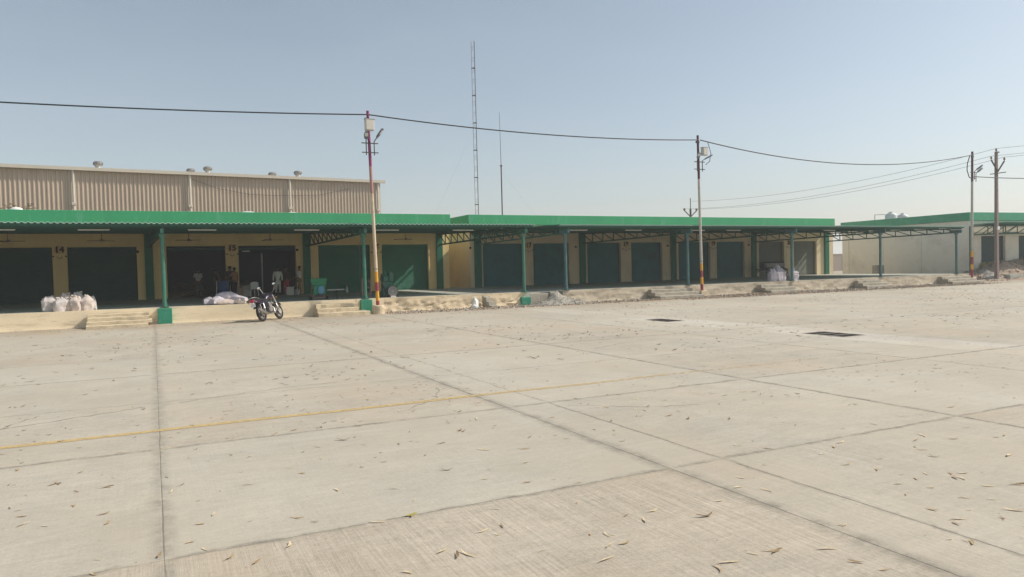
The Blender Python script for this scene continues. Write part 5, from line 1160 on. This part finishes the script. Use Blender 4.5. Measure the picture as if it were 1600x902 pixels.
t = thing('rag_bundle', 'white rag and dry twigs on the left roof edge', 'rubbish', (-6.3, 45.6, 5.06))
q = MB(); q.ball((0, 0, .55), (.32, .2, .16), 12, 6); q.build('rag', WHITEP, t, True)
q = MB()
for k in range(14):
    a = -1.2 + k * .18; q.tube([(random.uniform(-.6, .4), .1, .35), (random.uniform(-.7, .8) , .1, .75 + random.uniform(0, .18))], .014, 5)
    q.ball((random.uniform(-.8, .9), .1, .72 + random.uniform(-.1, .2)), (.09, .05, .03), 6, 4)
q.build('twigs', WOOD, t)
for (x, y, lab, s) in ((5.25, 46.1, 'flat pale bag on the left roof edge above shop 15', .55), (7.9, 46.4, 'second flat pale bag on the left roof, farther right', .5)):
    q = MB((x, y, 5.06)); q.ball((x, y, 5.62), (s * .85, .3, .10), 12, 6); q.ball((x, y, 5.34), (s * .6, .3, .28), 12, 6); tag(q.build('pale_bag', WHITEP, None, True), lab, 'bag', 'pale bags on the left roof')
t = thing('cable_drum', 'dull yellow round drum behind the rubble heap at the right', 'drum', (62.4, 36.6, .45))
q = MB(); q.lathe([(.05, -.3), (.50, -.3), (.50, -.24), (.3, -.22), (.3, .22), (.50, .24), (.50, .3), (.05, .3)], (0, 0, .5), 24, 'Y'); q.build('drum', YDRUM, t)
q = MB(); q.lathe([(.02, -.32), (.08, -.32), (.08, .32), (.02, .32)], (0, 0, .5), 10, 'Y'); q.build('hub', DSTEEL, t)
t = thing('plastic_barrel', 'dark blue plastic barrel beside the yellow drum', 'barrel', (63.5, 36.7, .45))
q = MB(); q.lathe([(.24, .001), (.28, .1), (.28, .3), (.3, .33), (.28, .36), (.28, .7), (.24, .85), (.2, .88)], (0, 0, 0), 18); q.build('drum', BLUED, t, True)
q = MB(); q.lathe([(.05, .88), (.05, .92), (.03, .92)], (.1, 0, 0), 10); q.build('cap', WHITEP, t)
# white cloth and a grey block on the rubble between the buildings
q = MB((56.6, 36.2, 0)); q.ball((56.6, 36.2, .25), (.7, .35, .12), 14, 6); q.ball((57.1, 36.0, .2), (.3, .3, .14), 10, 5); tag(q.build('white_sheet', WHITEP, None, True), 'crumpled white plastic sheet beside the last canopy column', 'sheet')
t = thing('concrete_block', 'grey concrete block standing on rubble before the grey side wall', 'block', (59.0, 44.2, 0)); q = MB(); q.bbox(-.45, .45, -.3, .3, .0, 1.35, .04); q.build('block', RAWC, t); q = MB(); q.bbox(-.3, .3, -.31, -.29, .2, .5, .005); q.build('recess_shade', DSTEEL, t)  # dark plate on the front face paints the shade of a hollow
# weeds: many thin blades
rd = random.Random(5); q = MB()
for i in range(1500):
    x = rd.uniform(54.7, 60.4); y = rd.uniform(34.6, 44); a = rd.uniform(0, 6.28); l = rd.uniform(.1, .45); w_ = .02; dx, dy = math.cos(a), math.sin(a)
    q.add([(x - dy * w_, y + dx * w_, 0), (x + dy * w_, y - dx * w_, 0), (x + dx * l * .5, y + dy * l * .5, l)], [(0, 1, 2)])
tag(q.build('weeds', WEED), 'low dry weeds between the platform end and the grey side wall', 'weeds', kind='stuff')
t = thing('compound_wall', 'distant brownish boundary wall seen between the two right buildings', 'wall', (96, 86, 0))
q = MB((96, 86, 0)); q.box(30, 180, 86, 86.25, -.03, 2.75); q.build('wall', COMPW, t)
q = MB((96, 86, 0)); q.box(30, 180, 85.94, 86.31, 2.752, 2.86); q.build('coping', RAWC, t)
for k in range(40):
    x = 32 + k * 3.7; q = MB((96, 86, 0)); q.box(x, x + .35, 85.85, 85.998, -.03, 2.74); q.build('pier', COMPW, t)

# ------------------------------------------------------------------ fallen leaves
def leaf_mesh(k, m):
    rd = random.Random(100 + k); L_ = rd.uniform(.085, .15); W_ = rd.uniform(.006, .0135); n = 6; c = rd.uniform(-1.6, 1.6); tw = rd.uniform(-1.2, 1.2); lift = rd.uniform(.15, .5)
    vs = []
    for i in range(n + 1):
        t = i / n; s = (t - .5) * L_; wd = W_ * math.sin(math.pi * min(max(t, .04), .97)) ** .7
        x = s; y = c * s * s * 3.0; z = lift * (s * s) * 7 + .004; a = tw * (t - .3)
        dy, dz = math.cos(a) * wd, math.sin(a) * wd
        z0 = z + abs(dz)
        vs += [(x, y - dy, z0 - dz), (x, y, z0 - .25 * wd), (x, y + dy, z0 + dz)]
    fs = []
    for i in range(n): fs += [(3 * i, 3 * i + 1, 3 * i + 4, 3 * i + 3), (3 * i + 1, 3 * i + 2, 3 * i + 5, 3 * i + 4)]
    q = MB(); q.add(vs, fs); me = q.mesh('dry_leaf', m, True); return me
LM = [leaf_mesh(i, m) for i, m in enumerate((LEAF1, LEAF1, LEAF4, LEAF1, LEAF1, LEAF4, LEAF2, LEAF1, LEAF4, LEAF2))]
LY = leaf_mesh(33, LEAF3)
LEAVES = "-1.38,10.95 -1.25,10.87 -1.04,12.42 -0.59,11.22 -0.45,14.97 -0.19,12.14 0.94,11.26 1.08,11.81 1.28,14.16 2.06,13.31 1.73,11.11 1.91,10.64 1.90,11.68 2.91,11.00 2.39,9.47 3.26,9.81 4.13,10.60 4.24,9.79 3.36,8.75 2.62,8.04 2.88,7.75 2.17,7.73 2.09,7.33 2.56,7.37 2.90,7.32 3.19,7.22 2.91,6.50 2.54,6.69 2.75,6.22 1.62,8.35 1.94,8.53 1.18,7.62 1.26,7.34 1.76,7.39 3.35,8.20 0.13,9.83 -0.74,8.59 -1.39,9.56 -0.53,8.37 -1.34,9.06 -1.12,7.96 0.15,7.52 0.08,7.36 0.49,7.15 0.29,6.94 0.74,7.22 1.44,6.61 1.96,5.97 -0.46,7.85 -0.69,7.36 -1.11,7.47 -1.06,7.26 -0.40,6.70 0.27,6.28 0.63,6.14 0.98,6.02 1.09,5.86 1.82,5.60 1.53,5.59 0.18,5.89 -0.42,5.86 0.83,5.45 0.27,5.67 2.17,4.99 2.24,4.87 2.35,5.02 2.48,5.40 1.76,4.78 1.83,4.66 1.90,4.63 1.44,4.56 -0.43,5.58 -0.03,5.72 -0.71,7.84 -0.94,8.23 -0.89,8.23 0.71,8.51 0.87,8.32 0.28,8.62 0.06,9.23 1.37,8.47 -0.85,6.88 -1.03,7.00 0.38,6.47 2.30,9.21 5.16,8.44 4.65,8.31 3.57,7.03 3.35,6.54 3.04,5.92 3.30,5.88 3.45,5.67 3.13,5.19 2.84,4.53 2.94,4.45 2.68,4.09 2.83,4.28 2.38,4.44 2.96,4.26 3.36,4.57 3.30,4.73 3.83,4.40 4.18,4.63 4.80,5.02 4.58,4.83 4.73,4.64 5.30,5.23 5.80,5.67 5.90,5.99 5.76,6.04 6.50,6.99 7.05,6.75 6.91,6.49 3.74,3.65 3.77,3.63 3.61,3.67 3.36,3.65 3.24,3.60 4.08,3.24 4.13,3.07 4.56,3.74 4.60,3.74 5.97,4.83 6.06,4.57 6.43,4.81 6.65,5.45 7.66,5.20 7.13,4.93 6.93,4.59 6.10,4.21 5.84,4.19 5.45,4.10 6.51,4.15 6.63,4.10 6.78,4.03 6.68,3.66 6.42,3.76 7.59,4.25 8.40,5.18 9.44,5.99 8.64,5.88 8.39,5.97 8.47,6.80 8.57,6.79 9.70,7.38 10.80,8.44 8.56,7.78 8.32,7.71 8.17,8.25 8.01,8.32 7.60,8.27 6.73,8.16 6.17,8.24 5.62,8.46 6.33,9.20 5.53,8.52 5.92,7.99 8.11,11.83 7.57,9.41 7.63,9.32 7.37,8.59 7.55,8.50 10.59,7.70 11.02,7.89 10.12,6.98 10.40,6.97 12.10,7.78 12.44,7.63 11.45,6.49 11.74,6.58 10.73,5.92 5.45,3.63 5.42,3.40 5.31,3.35 5.69,3.48 5.71,3.24 5.97,3.30 6.09,3.54 5.95,3.68 8.39,4.74 5.62,3.97 6.32,4.26 6.07,7.27 5.87,8.08 4.68,6.75 4.79,7.06 4.21,7.19 4.98,3.18 5.04,3.11 5.05,3.07 6.11,4.35 7.06,4.81 7.23,5.90 5.99,7.56"
pts = [tuple(float(v) for v in p.split(',')) for p in LEAVES.split()]
rd = random.Random(21)
while len(pts) < 285:
    y = rd.uniform(3.2, 15.5); x = rd.uniform(-.20 * y - .4, 1.05 * y + 4); 
    if x > 1.75 * y + .5 and y < 5: continue
    pts.append((x, y))
NM = [0, 0]
for i, (x, y) in enumerate(pts):
    near = y < 3.95
    me = rd.choice(LM)
    if y > 7: me = rd.choice(LM[1:4] + LM[5:7] + LM[8:])
    o = bpy.data.objects.new('dry_leaf', me); COL.objects.link(o)
    s = rd.choice((.45, .6, .7, .8, .9, 1.0, 1.1)) * rd.uniform(.9, 1.1)
    o.location = (x, y, .0015); o.rotation_euler = (0, 0, rd.uniform(0, 6.28)); o.scale = (s, s, s)
    tag(o, 'small curled dry leaf lying on the concrete yard', 'leaf', 'dry leaves scattered on the yard')
o = bpy.data.objects.new('dry_leaf', LY); COL.objects.link(o); o.location = (1.81, 5.61, .0015); o.rotation_euler = (0, 0, .1); o.scale = (1, 1.8, 1)
tag(o, 'flat yellow green leaf beside a joint in the nearer left of the yard', 'leaf')
# farther leaves: beyond counting
q = MB(); 
cl = [(8 + 24 * rd.random(), rd.random()) for _ in range(70)]
for i in range(2300):
    y = 7 + 26 * rd.random() ** .85; x = rd.uniform(-.22 * y - 1, 1.95 * y + 2); s = rd.uniform(.6, 1.3)
    if i % 2: cyy, fx_ = rd.choice(cl); y = cyy + rd.gauss(0, .7); x = -.22 * cyy + fx_ * 2.1 * cyy + rd.gauss(0, .9); a = rd.uniform(0, 6.28)
    if y < 13: s *= .5
    if y > 33.1: continue
    me = LM[rd.randrange(10)]; c, sn = math.cos(a) * s, math.sin(a) * s
    k = len(q.v); q.v += [(x + v.co.x * c - v.co.y * sn, y + v.co.x * sn + v.co.y * c, .001 + v.co.z * s * 1.3) for v in me.vertices]; q.f += [tuple(j + k for j in p.vertices) for p in me.polygons]
tag(q.build('leaf_litter', LEAFD), 'far dry leaves and specks strewn over the yard', 'leaves', kind='stuff')

# ------------------------------------------------------------------ dusty air
hz = MB((0, 0, 0)); hz.box(-950, 1550, -950, 1550, -1.03, 31)
hm = bpy.data.materials.new('dusty_air'); hm.use_nodes = True; hn = hm.node_tree
for nd in [n for n in hn.nodes if n.type == 'BSDF_PRINCIPLED']: hn.nodes.remove(nd)
pv = hn.nodes.new('ShaderNodeVolumePrincipled'); pv.inputs['Density'].default_value = 0.0009; pv.inputs['Color'].default_value = (0.90, 0.95, 0.98, 1); pv.inputs['Anisotropy'].default_value = 0.1
out = [n for n in hn.nodes if n.type == 'OUTPUT_MATERIAL'][0]; hn.links.new(pv.outputs[0], out.inputs['Volume'])
tag(hz.build('haze', hm), 'pale dusty air over the whole yard', 'haze', kind='stuff')
